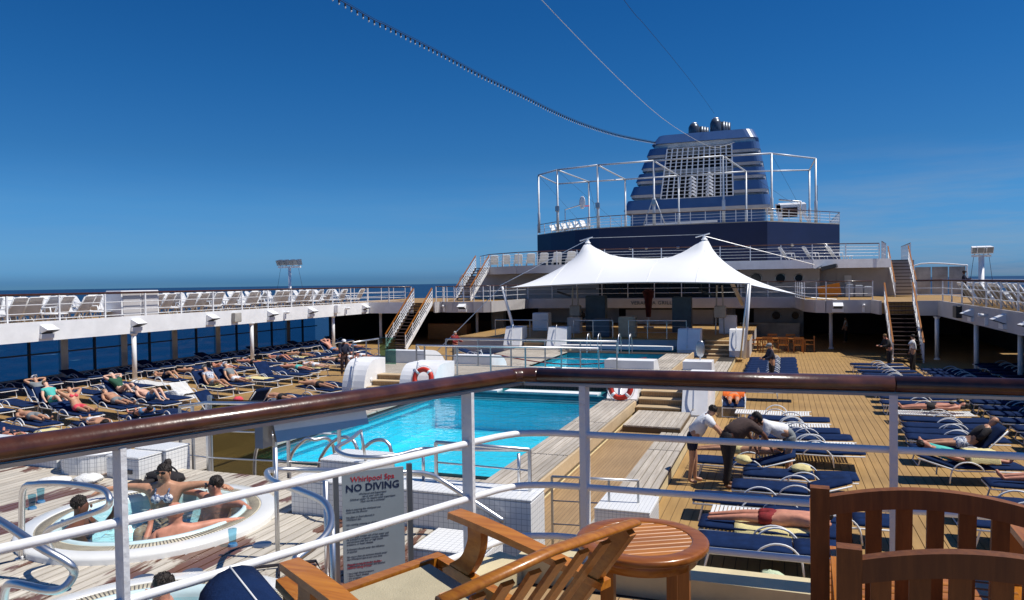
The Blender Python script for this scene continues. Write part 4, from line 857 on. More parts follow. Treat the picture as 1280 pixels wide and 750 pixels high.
# light masts
def mast(label, x, y, z, h, W_, rad, n=4):
    r_m = empty('light_mast', label, 'light mast', (x, y, z))
    MB().lathe([(rad*1.4, 0), (rad*1.4, .3), (rad, .35), (rad, h)], 12).build('pole', 'white', r_m, True); MB().bar((-W_, 0, h), (W_, 0, h), .12, .11).build('crossbar', 'white', r_m)
    for k in range(n):
        xx = -W_+.12+(2*W_-.24)*k/(n-1); s_ = .15; ty = .18*(k % 2)
        f_ = MB().hexa([(xx-s_, -.1-ty, h+.1), (xx+s_, -.1-ty, h+.1), (xx+s_*.8, .2, h+.14), (xx-s_*.8, .2, h+.14), (xx-s_, -.26-ty, h+.42), (xx+s_, -.26-ty, h+.42), (xx+s_*.8, .1, h+.5), (xx-s_*.8, .1, h+.5)]).build('lamp', 'steel_dull' if n == 4 and W_ > .5 else 'white', r_m)
        MB().quad((xx-s_*.85, -.13-ty, h+.14), (xx+s_*.85, -.13-ty, h+.14), (xx+s_*.85, -.275-ty, h+.4), (xx-s_*.85, -.275-ty, h+.4)).build('lamp_face', 'lampface', f_)
        MB().bar((xx, 0, h+.02), (xx, 0, h+.2), .04, .04).build('bracket', 'steel_dull', f_)
    for q in (-1, 1): MB().tube([(q*W_*.8, 0, h-.05), (q*W_*1.4, 0, .2)], .01, 4).build('stay', 'rope', r_m)
mast('white mast with a row of floodlights on the port upper deck', -29.8, 40.0, 2.83, 2.55, .85, .09)
mast('stout white mast with clustered floodlights on the starboard upper deck', 9.45, 43.0, 2.83, 2.35, .42, .13)

# ------------------------------------------------------------------ the tent
def tent():
    root = empty('tent_canopy', 'white stretched tent canopy with two peaks over the stage', 'tent', (-8, 44, 0))
    A, B, C_, D_ = Vector((-15.2, 40.5, 3.85)), Vector((-1.5, 38.6, 3.95)), Vector((1.7, 48.6, 3.0)), Vector((-17.0, 52.3, 4.3))
    pk1, pk2 = Vector((-11.05, 44, 6.62)), Vector((-4.15, 44, 6.6))
    NU, NV = 56, 40; G = [[None]*(NV+1) for _ in range(NU+1)]; Zf = [[0.0]*(NV+1) for _ in range(NU+1)]; fix = [[False]*(NV+1) for _ in range(NU+1)]
    for i in range(NU+1):
        u = i/NU
        for j in range(NV+1):
            v = j/NV; p = A.lerp(B, u).lerp(D_.lerp(C_, u), v)
            # edges curve inwards; the hidden rear edge is extended aft to shade the stage
            p.y += .9*math.sin(PI*u)*(1-v)**2 + .8*math.sin(PI*u)*v**2; p.x += (1.1*(1-u)**2-1.3*u**2)*math.sin(PI*v)
            G[i][j] = (p.x, p.y); Zf[i][j] = p.z
            if i in (0, NU) or j in (0, NV): fix[i][j] = True
            if j == 0: Zf[i][j] += .18*math.sin(PI*u)
            if j == NV: Zf[i][j] += 1.0*math.sin(PI*u)
            if i == NU: Zf[i][j] += .25*math.sin(PI*v)
    for pk_ in (pk1, pk2):
        for i in range(NU+1):
            for j in range(NV+1):
                d = math.hypot(G[i][j][0]-pk_.x, G[i][j][1]-pk_.y)
                if d < .33: Zf[i][j] = pk_.z-d*.8; fix[i][j] = True
    for i in range(NU+1):
        for j in range(NV+1):
            x, y = G[i][j]
            if pk1.x < x < pk2.x and abs(y-44) < .22: u = (x-pk1.x)/(pk2.x-pk1.x); Zf[i][j] = 6.55-1.3*(1-abs(2*u-1)**1.9); fix[i][j] = True
    for _ in range(420):
        for i in range(1, NU):
            for j in range(1, NV):
                if not fix[i][j]: Zf[i][j] += 1.75*((Zf[i-1][j]+Zf[i+1][j]+Zf[i][j-1]+Zf[i][j+1])/4+.0016-Zf[i][j])
    b = MB(); b.v = [(G[i][j][0]+8, G[i][j][1]-44, Zf[i][j]) for i in range(NU+1) for j in range(NV+1)]
    b.f = [(i*(NV+1)+j, (i+1)*(NV+1)+j, (i+1)*(NV+1)+j+1, i*(NV+1)+j+1) for i in range(NU) for j in range(NV)]
    mem = b.build('membrane', 'tent', root, True)
    # seams and edge cables lie on the membrane
    for i in (11, 22, 34, 45): MB().tube([(G[i][j][0]+8, G[i][j][1]-44, Zf[i][j]+.012) for j in range(NV+1)], .014, 4).build('seam', 'frame', root)
    for j in (0,): MB().tube([(G[i][j][0]+8, G[i][j][1]-44, Zf[i][j]) for i in range(NU+1)], .035, 6).build('edge_cable', 'steel_dull', root)
    MB().tube([(G[NU][j][0]+8, G[NU][j][1]-44, Zf[NU][j]) for j in range(NV+1)], .035, 6).build('edge_cable', 'steel_dull', root)
    for pk_ in (pk1, pk2):
        p = pk_+Vector((8, -44, 0)); MB().lathe([(.2, 0), (.11, .12), (.07, .25)], 12, (p.x, p.y, p.z-.12)).build('peak_cap', 'white', root)
        MB().tube([p+Vector((-.5, 0, .05)), p+Vector((.3, 0, .25))], .045, 6).build('peak_arm', 'steel', root)
    o = Vector((8, -44, 0))
    MB().tube([pk1+o+Vector((0, 0, .1)), A+o+Vector((-.3, 0, .15))], .02, 5).build('stay_cable', 'steel', root); MB().tube([pk2+o+Vector((0, 0, .1)), C_+o+Vector((.2, 0, 2.0))], .02, 5).build('stay_cable', 'steel', root)
    MB().tube([pk1+o+Vector((0, 0, .2)), pk2+o+Vector((0, 0, .2))], .015, 5).build('stay_cable', 'steel_dull', root)
    MB().tube([(-14.7+8, 41.0-44, .9), A+o+Vector((-.15, 0, .1))], [.1, .07], 12).build('pole', 'white', root, True)
    MB().tube([(-1.75+8, 38.65-44, .2), B+o+Vector((.05, 0, .05))], [.08, .06], 12).build('pole', 'white', root, True)
    MB().tube([(-1.95+8, 38.9-44, .2), B+o+Vector((-.05, 0, .0))], .05, 10).build('pole', 'steel', root, True)
    MB().tube([A+o+Vector((-.2, 0, .1)), (-18.2+8, 37.0-44, .2)], .022, 5).build('stay_cable', 'steel', root)
    MB().tube([(-2.9+8, 47-44, 4.1), (-2.3+8, 49-44, 2.6)], .12, 10).build('strut', 'white', root, True)
    MB().tube([C_+o, C_+o+Vector((1.5, 1.0, -.15))], .03, 6).build('stay_cable', 'steel', root)
tent()

def text_mesh(c):
    o = bpy.data.objects.new('lettering_source', c); COL.objects.link(o); bpy.context.view_layer.update()
    me = bpy.data.meshes.new_from_object(o.evaluated_get(bpy.context.evaluated_depsgraph_get())); COL.objects.unlink(o); bpy.data.objects.remove(o)
    n = bpy.data.objects.new('lettering', me); COL.objects.link(n); return n
# ------------------------------------------------------------------ on and before the stage
tx = bpy.data.curves.new('lettering', 'FONT'); tx.body = 'VERANDA GRILL'; tx.size = .36; tx.extrude = .01; tx.align_x = 'CENTER'; tx.resolution_u = 2; tx.align_y = 'CENTER'; tx.space_character = 1.12
gs = empty('name_board', 'pale name board reading VERANDA GRILL above the serving front', 'sign', (-8.0, 53.22, 2.56))
MB().box(-5, 5, 0, .06, -.33, .33).build('board', 'offwhite', gs)
to = text_mesh(tx); to.parent = gs; to.location = (-.75, -.03, 0); to.rotation_euler = (PI/2, 0, 0); to.data.materials.clear(); to.data.materials.append(M['blue_cab'])
um = empty('folded_parasol', 'folded dark red parasol standing on the stage before the name board', 'parasol', (-8.5, 50.5, .94))
MB().lathe([(.05, 0), (.05, 2.7)], 8).build('pole', 'steel', um); MB().lathe([(.16, .75), (.2, 1.1), (.26, 1.9), (.42, 2.5), (.2, 2.62), (.05, 2.7)], 10).build('canopy', 'parasol', um, True); MB().lathe([(.35, 0), (.35, .1)], 12).build('base', 'grime', um)
for i, (x, y, w_, h, m, lb, nm, ct) in enumerate((
    (-11.4, 47.5, 1.3, 2.3, 'blue_cab', 'tall slate blue covered cabinet on the port side of the stage', 'covered_cabinet', 'cabinet'), (-5.75, 46.5, 1.15, 2.2, 'blue_cab', 'tall slate blue covered cabinet on the starboard side of the stage', 'covered_cabinet', 'cabinet'),
    (-9.85, 42.4, 1.0, 1.05, 'blue_cab', 'light blue covered box right behind the stage railing', 'covered_box', 'box'), (-8.3, 42.2, .95, 1.2, 'tan_box', 'tan covered lectern on the stage edge beside the pool ladders', 'covered_lectern', 'lectern'),
    (-15.0, 47.0, 1.1, 1.2, 'white', 'white equipment box near the port end of the stage', 'equipment_box', 'box'), (-12.2, 45.0, .8, 1.0, 'offwhite', 'small grey equipment box by the port speaker stand', 'equipment_box', 'box'), (-3.0, 46.0, 1.0, 1.1, 'white', 'white equipment box beneath the starboard speaker rig', 'equipment_box', 'box'))):
    r_e = empty(nm, lb, ct, (x, y, .94)); MB().rbox(-w_/2, w_/2, -.35, .35, 0, h, .05).build('cover', m, r_e); MB().box(-w_/2+.08, w_/2-.08, -.37, -.34, .12, h-.15).build('front_panel', m, r_e)
for x, y, lb in ((-12.6, 46.6, 'port speaker rig with a crossbar on the stage'), (-3.4, 45.0, 'starboard speaker rig on the stage')):
    r_k = empty('speaker_rig', lb, 'speaker rig', (x, y, .94))
    for q in (-.25, .25): MB().tube([(q, 0, 0), (q*.6, 0, 2.9)], .05, 6).build('leg', 'grime', r_k)
    MB().bar((-1.2, 0, 2.75), (1.4, 0, 2.75), .06, .06).build('crossbar', 'black', r_k); MB().bar((-1.2, 0, 2.6), (-.3, 0, 2.3), .06, .12).build('arm', 'black', r_k); MB().rbox(-.3, .35, -.25, .25, 1.0, 1.7, .04).build('speaker', 'grime', r_k)
tag(MB().box(-11.0, -4.6, 55.2, 55.7, .94, 2.0).build('bar_counter', 'offwhite'), 'long pale serving counter under the grill name board', 'counter')
tag(MB().box(-2.8, 1.2, 55.4, 55.9, 0, 1.05).build('bar_counter', 'grime'), 'grey bar counter behind the dining set', 'counter')

# dining furniture
def chair_small(label, x, y, rz, grp):
    r_c = empty('dining_chair', label, 'chair', (x, y, 0), rz, grp)
    MB().box(-.25, .25, -.25, .25, .41, .45).build('seat', 'teak', r_c); MB().box(-.27, .27, .22, .27, .8, .9).build('backrest', 'teak', r_c)
    lg = MB().box(-.025, .025, -.025, .025, 0, .66).build('leg', 'teak_z', r_c); lg.location = (-.25, -.24, 0); inst(lg, 'leg', r_c, (.25, -.24, 0)); q = inst(lg, 'leg', r_c, (-.25, .24, 0)); q.scale = (1, 1, 1.3); q = inst(lg, 'leg', r_c, (.25, .24, 0)); q.scale = (1, 1, 1.3)
    sl = MB().box(-.02, .02, -.01, .01, .45, .82).build('slat', 'teak_z', r_c); sl.location = (-.16, .24, 0)
    for k in range(1, 5): inst(sl, 'slat', r_c, (-.16+.08*k, .24, 0))
    for q in (-.27, .27): MB().box(q-.03, q+.03, -.27, .25, .64, .68).build('armrest', 'teak', r_c)
    return r_c
def dtable(label, x, y, lx, ly, rz=0):
    r_t = empty('dining_table', label, 'table', (x, y, 0), rz); MB().box(-lx/2, lx/2, -ly/2, ly/2, .70, .745).build('tabletop', 'teak', r_t)
    for a in (-1, 1):
        for c in (-1, 1): MB().box(a*(lx/2-.1)-.04, a*(lx/2-.1)+.04, c*(ly/2-.1)-.04, c*(ly/2-.1)+.04, 0, .7).build('leg', 'teak_z', r_t)
dtable('long teak dining table of the set on the starboard deck before the bar', -.1, 45.4, 2.6, 1.0)
for i, (x, y, r_, lb) in enumerate(((-1.4, 44.9, PI/2, 'teak armchair at the port head of the long dining table'), (-.75, 44.4, PI, 'teak armchair at the long dining table, first along the pool side from the port end'), (.1, 44.4, PI, 'teak armchair in the middle of the near side of the long dining table'),
      (.9, 44.4, PI, 'teak armchair at the starboard end of the near side of the long dining table'), (1.5, 45.3, -PI/2, 'teak armchair at the starboard head of the long dining table'), (-.5, 46.4, 0, 'teak armchair beyond the long dining table on its port half'), (.5, 46.4, 0, 'teak armchair beyond the long dining table on its starboard half'))):
    chair_small(lb, x, y, r_, 'chairs of the starboard dining set')
dtable('teak table behind the man in dark red on the port side', -17.3, 43.8, 1.8, .9)
for x, y, r_, lb in ((-18.2, 44.6, 0, 'teak chair at the port end of the table behind the man in dark red'), (-16.6, 44.8, 0, 'teak chair beyond the table behind the man in dark red'), (-16.0, 43.6, -PI/2, 'teak chair at the stage end of the port dining table')): chair_small(lb, x, y, r_, 'chairs of the port dining set')
dm = empty('disc_post', 'grey oval disc standing on a post on the block before the starboard stage steps', 'disc', (-2.75, 27.3, 1.3)); MB().ell((0, 0, .4), (.16, .05, .32), 16, 8).build('disc', 'steel_dull', dm, True); MB().tube([(0, 0, 0), (0, 0, .3)], .03, 6).build('post', 'steel', dm)

# ================================================================== WHIRLPOOL DECK
T1, T2 = (-6.2, 5.95), (-4.1, 3.75)
RT = 1.22; ZR = 1.82
struct('whirlpool_deck_base', MB().prism([(-12.5, 7.7), (-12.5, 6.9), (-5.0, 6.9), (-5.0, 7.7)], -.3, 1.68), 'beige')
wd = struct('whirlpool_deck', MB().prism([(-14, -2), (-2.95, -2), (-2.95, 2.0), (-14, 2.0)], 1.6, 1.73).prism([(-12.5, 7.82), (-12.5, 7.6), (-5.0, 7.6), (-5.0, 7.82)], .5, 1.73), 'caulk')
wet = wood('weathered_plank_with_wet_patches', (.42, .37, .3), (.64, .59, .5), .65, 1, grain=22, rnd=.12)
def add_wet(m):
    t = m.node_tree; p = t.nodes['Principled BSDF']; src = p.inputs['Base Color'].links[0].from_socket
    g = t.nodes.new('ShaderNodeNewGeometry'); mp_ = t.nodes.new('ShaderNodeMapping'); mp_.inputs['Scale'].default_value = (1.5, .55, 1); mp_.inputs['Rotation'].default_value = (0, 0, .5)
    n = t.nodes.new('ShaderNodeTexNoise'); n.inputs['Scale'].default_value = 1.0; n.inputs['Detail'].default_value = 8; n.inputs['Roughness'].default_value = .6; n.inputs['Distortion'].default_value = .6
    t.links.new(g.outputs['Position'], mp_.inputs[0]); t.links.new(mp_.outputs[0], n.inputs['Vector'])
    r = t.nodes.new('ShaderNodeValToRGB'); r.color_ramp.elements[0].position = .525; r.color_ramp.elements[1].position = .545; t.links.new(n.outputs['Fac'], r.inputs[0])
    x = t.nodes.new('ShaderNodeMixRGB'); x.inputs[2].default_value = (.16, .075, .045, 1); t.links.new(r.outputs[0], x.inputs[0]); t.links.new(src, x.inputs[1]); t.links.new(x.outputs[0], p.inputs['Base Color'])
    q = t.nodes.new('ShaderNodeMapRange'); q.inputs['To Min'].default_value = .68; q.inputs['To Max'].default_value = .3; t.links.new(r.outputs[0], q.inputs['Value']); t.links.new(q.outputs[0], p.inputs['Roughness'])
add_wet(wet)
def outside(x, y0, y1):
    iv = [(y0, y1)]
    for cx, cy in (T1, T2):
        if abs(x-cx) < RT-.1:
            h = math.sqrt((RT-.1)**2-(x-cx)**2); nv = []
            for a, b in iv:
                if cy+h <= a or cy-h >= b: nv.append((a, b)); continue
                if a < cy-h: nv.append((a, cy-h))
                if cy+h < b: nv.append((cy+h, b))
            iv = nv
    return [v for v in iv if v[1]-v[0] > .02]
PW = .118
for i in range(81):
    x = -12.4+PW*i
    for a, b in outside(x, 1.0, 7.8 if x < -5.05 else 6.6): MB().box(x-PW/2+.009, x+PW/2-.009, a, b, 1.722, 1.75).build('plank', wet, wd)
# dark bedding under the plank seams, cut round the tubs
bed = MB()
for i in range(81):
    x = -12.4+PW*i
    for a, b in outside(x, 2.0, 7.6 if x < -5.05 else 6.6): bed.box(x-PW/2, x+PW/2, a, b, 1.66, 1.718)
struct('deck_bedding', bed, 'pitch')

def tub(label, c, wz=1.755):
    r_t = empty('whirlpool_tub', label, 'hot tub', (c[0], c[1], ZR))
    MB().lathe([(RT+.02, -.17), (RT+.02, -.03), (RT+.015, -.016), (RT, -.005), (RT-.01, 0), (RT-.14, .004), (RT-.15, .003), (RT-.155, -.004), (RT-.155, -.02), (RT-.1, -.17)], 64, closed=True).build('rim', 'tub', r_t, True)
    MB().lathe([(1.065, -.03), (1.065, -.004), (.93, -.004), (.93, -.03)], 64, closed=True).build('overflow_grille', 'grille', r_t, True)
    b = MB()
    for k in range(210):
        t = 2*PI*k/210; d = Vector((math.cos(t), math.sin(t), 0)); p = d*.945; q = d*1.05; b.bar(p+Vector((0, 0, -.004)), q+Vector((0, 0, -.004)), .009, .006)
    o = b.build('grille_slots', 'slot', r_t); o['kind'] = 'stuff'
    MB().lathe([(.935, -.03), (.92, .012), (.885, .015), (.86, -.05), (.84, -.35), (.6, -.38), (.56, -.8), (0.01, -.82), (0.01, -.86), (.6, -.84), (.95, -.4)], 64, closed=True).build('shell', 'tub_in', r_t, True)
    w_ = MB(); n = 40
    w_.v = [(0, 0, wz-ZR)]+[(r/10*.858*math.cos(2*PI*k/n), r/10*.858*math.sin(2*PI*k/n), wz-ZR+.012*math.sin(k*2.3+r*1.7)*math.cos(r*2.1-k)*(r < 10)) for r in range(1, 11) for k in range(n)]
    w_.f = [(0, 1+k, 1+(k+1) % n) for k in range(n)]+[(1+(r-1)*n+k, 1+r*n+k, 1+r*n+(k+1) % n, 1+(r-1)*n+(k+1) % n) for r in range(1, 10) for k in range(n)]
    w_.build('water', 'tub_water', r_t, True)
    return r_t
tub('round white whirlpool tub with four bathers', T1); tub('round white whirlpool tub with one dark haired bather, beneath the deck edge', T2)

# tile benches on the port edge, tile wall towards the pool
def tblock(label, x0, x1, y0, y1, z0, z1, cap=True, cat='tiled block', name='tiled_block', m='tile_near'):
    r_b = empty(name, label, cat, (x0, y0, z0)); MB().rbox(0, x1-x0, 0, y1-y0, 0, z1-z0-.03, .012).build('body', m, r_b); MB().rbox(-.006, x1-x0+.006, -.006, y1-y0+.006, z1-z0-.03, z1-z0, .01).build('top_slab', m, r_b)
    MB().box((x1-x0)*.4, (x1-x0)*.4+.22, -.016, -.004, (z1-z0)*.6, (z1-z0)*.6+.05).build('vent_plate', 'slot', r_b); return r_b
tblock('white tiled bench block by the black bag at the edge of the whirlpool deck', -8.22, -7.68, 7.15, 7.52, 1.5, 2.04)
tblock('white tiled block stepped behind the bench block with the black bag', -8.15, -7.62, 7.54, 7.95, 1.5, 2.06)
tblock('long low white tiled bench on the port edge beyond the white towel', -12.5, -9.3, 7.3, 7.8, 1.5, 2.02)
rb = empty('round_tiled_bench', 'round fronted white tiled bench beside the white towel', 'bench', (-8.8, 7.5, 1.75)); MB().lathe([(.42, 0), (.42, .24)], 28).build('body', 'tile_near', rb); MB().lathe([(.43, .24), (.43, .27), (.38, .285)], 28).build('top_slab', 'white', rb, True)
tblock('long white tiled wall between the whirlpool deck and the pool', -4.97, -2.25, 6.62, 7.05, -.2, 2.13)
tblock('white tiled block behind the whirlpool sign, nearer the pool ladders', -5.3, -4.6, 7.64, 8.2, -.2, 2.08)
0 and tblock('small white tiled block stepped down to the pool beyond the tiled wall', -4.2, -3.4, 7.72, 8.6, -.2, 1.98)
tblock('low white tiled block under the wooden armrest by the rail post', -3.02, -2.38, 5.68, 6.2, .2, 1.92)
tblock('square white tiled block by the walkway with a short steel rail', -2.5, -1.72, 10.15, 10.95, -.1, 1.0)
tblock('small white tiled block low beyond the round teak table', -2.3, -1.9, 7.7, 8.3, -.1, .7)

# steel railings round the whirlpool deck
R([(-8.9, 9.1, 1.2), (-7.35, 8.0, 1.5), (-6.0, 7.95, 1.55), (-5.2, 7.9, 1.6)], 1.12, 'steel railing on the pool side of the whirlpool deck behind the bathers', rods=(.33, .66), sp=.95, top='steel', rm='steel', rt=.024, rr_=.011, pw=.034)
R([(-3.4, 6.95, 2.12), (-2.35, 6.9, 2.12)], .42, 'low steel rail along the top of the long tiled wall', rods=(.5,), sp=.8, top='steel', rm='steel', rt=.02, rr_=.01, pw=.03)
R([(-3.2, 10.4, .27), (-1.95, 10.55, .27)], 1.05, 'steel railing across the walkway to the square tiled block', rods=(.33, .66), sp=.5, top='steel', rm='steel_dull', rt=.02, rr_=.01, pw=.03)
def pipe(label, pts, r=.026, k=6, extra=(), cat='handrail'):
    r_p = empty('grab_rail', label, cat, pts[0]); o = Vector(pts[0]); MB().tube([p-o for p in smooth_path(pts, k)], r, 10).build('tube', 'chrome_pipe', r_p, True)
    for a, b in extra: MB().tube([Vector(a)-o, Vector(b)-o], r*.8, 8).build('post', 'chrome_pipe', r_p, True)
    for a in [pts[0]]+[b for a, b in extra]:
        if abs(a[2]-1.75) < .02: p = Vector(a)-o; MB().lathe([(.055, 0), (.055, .012)], 12, tuple(p)).build('flange', 'steel', r_p)
    return r_p
pipe('polished handrail arching over the rim of the bathers tub', [(-6.5, 4.73, 1.75), (-6.3, 4.6, 2.25), (-6.1, 4.48, 2.5), (-5.9, 4.44, 2.56), (-5.66, 4.46, 2.58), (-5.33, 4.46, 2.58), (-5.14, 4.45, 2.56), (-5.05, 4.41, 2.5), (-5.15, 4.44, 2.42), (-5.48, 4.42, 2.3), (-5.95, 4.55, 2.1), (-6.1, 4.75, 1.8)])
pipe('polished handrail bent over the tub beneath the deck edge', [(-5.3, 3.4, 2.8), (-4.76, 3.33, 2.7), (-4.33, 3.27, 2.6), (-4.16, 3.32, 2.5), (-4.15, 3.35, 2.42), (-4.18, 3.3, 2.35), (-4.29, 3.28, 2.33), (-4.58, 3.29, 2.33), (-4.77, 3.36, 2.25), (-5.0, 3.5, 2.0)])
pipe('long polished handrail curving round beside the whirlpool sign', [(-2.5, 6.55, 1.92), (-2.75, 6.5, 2.08), (-3.09, 6.46, 2.28), (-3.2, 6.32, 2.38), (-3.36, 6.06, 2.45), (-3.85, 5.92, 2.46), (-4.28, 5.75, 2.48), (-4.33, 5.45, 2.54), (-3.86, 4.9, 2.63), (-3.4, 4.65, 2.65), (-3.07, 4.46, 2.65), (-2.9, 4.29, 2.6), (-2.82, 4.09, 2.55), (-2.84, 3.8, 2.5)],
     extra=[((-3.46, 5.05, 2.62), (-3.46, 5.05, 1.75)), ((-2.9, 4.3, 2.58), (-2.9, 4.3, 1.75))])
tag(MB().lathe([(.02, 0), (.02, 1.0)], 10, (-4.26, 5.46, 1.75)).build('rail_post', 'steel', None, True), 'thin upright steel post standing on the planks beside the tub drain', 'post')
pipe('looped polished handrail above the whirlpool sign', [(-2.45, 7.1, 2.49), (-3.40, 7.0, 2.46), (-3.60, 6.95, 2.45), (-3.72, 6.7, 2.44), (-3.91, 6.54, 2.44), (-4.22, 6.54, 2.44), (-4.49, 6.76, 2.45), (-4.55, 7.12, 2.46), (-4.7, 7.6, 2.46)], r=.022, extra=[((-2.5, 7.0, 2.47), (-2.5, 7.0, 2.12)), ((-3.55, 6.95, 2.45), (-3.55, 6.95, 2.12)), ((-4.7, 7.6, 2.46), (-4.7, 7.7, 2.07))])
for i, P3 in enumerate(([(-7.08, 8.6, .6), (-7.08, 8.6, 1.5), (-7.05, 8.6, 1.82), (-6.95, 8.6, 1.98), (-6.8, 8.7, 2.07), (-6.7, 9.1, 2.0)], [(-6.5, 8.6, .6), (-6.48, 8.6, 1.5), (-6.45, 8.6, 1.82), (-6.23, 8.6, 2.05), (-6.07, 8.6, 2.07), (-5.95, 8.9, 1.9), (-5.95, 9.0, .6)], [(-6.0, 8.6, .6), (-6.0, 8.6, 1.62), (-5.91, 8.6, 1.9), (-5.71, 8.6, 2.09), (-5.51, 8.6, 2.12), (-5.36, 8.6, 1.89), (-5.34, 8.8, .6)], [(-5.3, 8.6, .9), (-5.3, 8.6, 1.9), (-5.24, 8.6, 2.03), (-5.09, 8.6, 2.12), (-4.92, 8.6, 2.1), (-4.85, 8.6, 1.88), (-4.84, 8.7, .9)])):
    pipe('curved polished pool entry rail, %s one beyond the bathers' % nth(i), P3, r=.024)
bx = pipe('bent steel rail beside the small tiled block below the table', [(-1.95, 7.6, .27), (-1.85, 7.6, 1.0), (-1.7, 7.7, 1.15), (-1.4, 7.9, 1.1), (-1.25, 8.0, .8)], r=.022)
# sign
sn = empty('whirlpool_sign', 'grey board sign between two steel posts reading Whirlpool Spa NO DIVING', 'sign', (-3.41, 5.17, 1.73)); sa = math.atan2(.36, .35); sn.rotation_euler = (0, 0, math.atan2(.38, .37)-.10)
SWd = .53
MB().box(.02, SWd, -.012, .012, .0, .93).build('board', 'sign', sn)
for x in (-.03, SWd+.05): MB().box(x-.022, x+.022, -.02, .02, -.02, .95).build('post', 'steel_dull', sn)
def text_on(body, x, z, size, m, parent, y=-.014, align='CENTER', bold=0.0):
    c = bpy.data.curves.new('lettering', 'FONT'); c.body = body; c.size = size; c.align_x = align; c.extrude = .0005; c.resolution_u = 2; c.offset = bold
    o = text_mesh(c); o.parent = parent; o.location = (x, y, z); o.rotation_euler = (PI/2, 0, 0); o.data.materials.clear(); o.data.materials.append(M[m]); return o
text_on('Whirlpool Spa', .27, .845, .062, 'sign_red', sn, bold=.0006); text_on('NO DIVING', .27, .765, .085, 'sign_dark', sn, bold=.0016)
text_on('Whirlpool and Supervision\nuse at your own risk\nChildren under 16 require adult supervision\nMust not be a swimmer', .27, .735, .021, 'sign_dark', sn)
text_on('Before entering the whirlpool you\nmust use the shower\n\nNo glass or food allowed in\nWhirlpool Spa\n\nNo running, jumping or climbing\n\nThe recommended maximum and handrails\nmust be used when entering the spa\n\nHeated spas contain use of hot water and\nbe avoided by pregnant women, diabetics,\nand persons with low or high blood\npressure, or heart disease\n\nSwimmers should enter the influence\nof alcohol\n\nNo more than six persons should enter\nthe Whirlpool Spa at any one time\n\nSpas taken may harm due to the\ncombination of chemicals and alcohol', .05, .612, .0205, 'sign_dark', sn, align='LEFT')
text_on('Please consult your doctor\nbefore using if you:', .05, .155, .026, 'sign_red', sn, align='LEFT')
text_on('\u2022 have high blood pressure\n\u2022 have a heart disease\n\u2022 are pregnant\n\u2022 are not fit', .05, .085, .02, 'sign_dark', sn, align='LEFT')

# ================================================================== VIEWING DECK (where the photographer stands)
struct('viewing_deck', MB().prism([(-3.1, -3), (-2.42, 1.2), (-1.33, 3.72), (9, 3.95), (9, -3)], 2.3, 2.6), 'dark')
vb = struct('viewing_deck_boards', MB().prism([(-3.0, -3), (-2.3, 1.3), (-1.28, 3.6), (9, 3.8), (9, -3)], 2.6, 2.62), 'walk')
cm_ = empty('coaming', 'cream painted deck edge coaming beneath the foreground railing posts', 'coaming', (-1.33, 3.77, 2.55))
MB().bar((-1.15, -2.6, .06), (-.05, -.06, .06), .16, .24).build('side_curb', 'beige', cm_); MB().box(-.02, 10, -.08, .12, -.25, .17).build('end_curb', 'beige', cm_)
# the big wooden handrail with its posts and rods
K_ = 0
fr = empty('viewing_railing', 'varnished dark wood handrail on white posts and rods at the viewing deck edge', 'railing', (-1.33, 3.77, 2.6))
K = Vector((-1.33, 3.77, 2.6)); dgn = Vector((-.96, -2.16, 0)); E0 = dgn*2.0; crs = Vector((1.0, .0385, 0)); E1 = crs*9
def rp(v): return Vector(v)
def fillet(a, b, z, rad=.12):
    return [a+Vector((0, 0, z)), a*.3+Vector((0, 0, z))]+smooth_path([a.normalized()*rad*1.6+Vector((0, 0, z)), a.normalized()*rad*.5+b.normalized()*rad*.35+Vector((0, 0, z)), b.normalized()*rad*1.6+Vector((0, 0, z))], 5)+[b*.5+Vector((0, 0, z)), b+Vector((0, 0, z))]
ds = dgn.normalized()
MB().tube([E0+Vector((0, 0, 1.1)), dgn*.5+Vector((0, 0, 1.1)), ds*.085+Vector((0, 0, 1.1))], .054, 20, flat=.72).build('handrail', 'rail_wood', fr, True)
MB().tube([ds*.085+Vector((0, 0, 1.1))]+smooth_path([ds*.08+Vector((0, 0, 1.1)), ds*.02+crs*.02+Vector((0, 0, 1.1)), crs*.1+Vector((0, 0, 1.1))], 5)[1:], .0538, 20, flat=.72).build('corner_piece', 'rail_wood', fr, True)
MB().tube([crs*.105+Vector((0, 0, 1.1)), crs*1.82+Vector((0, 0, 1.1))], .0545, 20, flat=.72).build('handrail', 'rail_wood', fr, True)
MB().tube([crs*1.825+Vector((0, 0, 1.1)), E1+Vector((0, 0, 1.1))], .0545, 20, flat=.72).build('handrail', 'rail_wood', fr, True)
MB().bar(E0+Vector((0, 0, 1.052)), Vector((0, 0, 1.052)), .05, .014).bar(Vector((.03, 0, 1.052)), E1+Vector((0, 0, 1.052)), .05, .014).build('support_strip', 'steel_dull', fr)
for z in (.79, .51, .235): MB().tube(fillet(E0, E1, z), .0175, 12).build('rod', 'white_rod', fr, True)
def plate(p, dirv, w_, t_): 
    d = dirv.normalized()*w_/2; nrm = Vector((d.y, -d.x, 0)).normalized()*t_/2; b = MB()
    return b.hexa([p-d-nrm, p+d-nrm, p+d+nrm, p-d+nrm]+[q+Vector((0, 0, 1.05)) for q in (p-d-nrm, p+d-nrm, p+d+nrm, p-d+nrm)])
yd = Vector((.15, 1, 0))
for t_ in (.855, .165): plate(dgn*t_, Vector((.9, -.35, 0)), .072, .02).build('post', 'post', fr)
for t_ in (.35, 1.82, 3.3): plate(crs*t_, yd, .06, .035).build('post', 'post', fr)
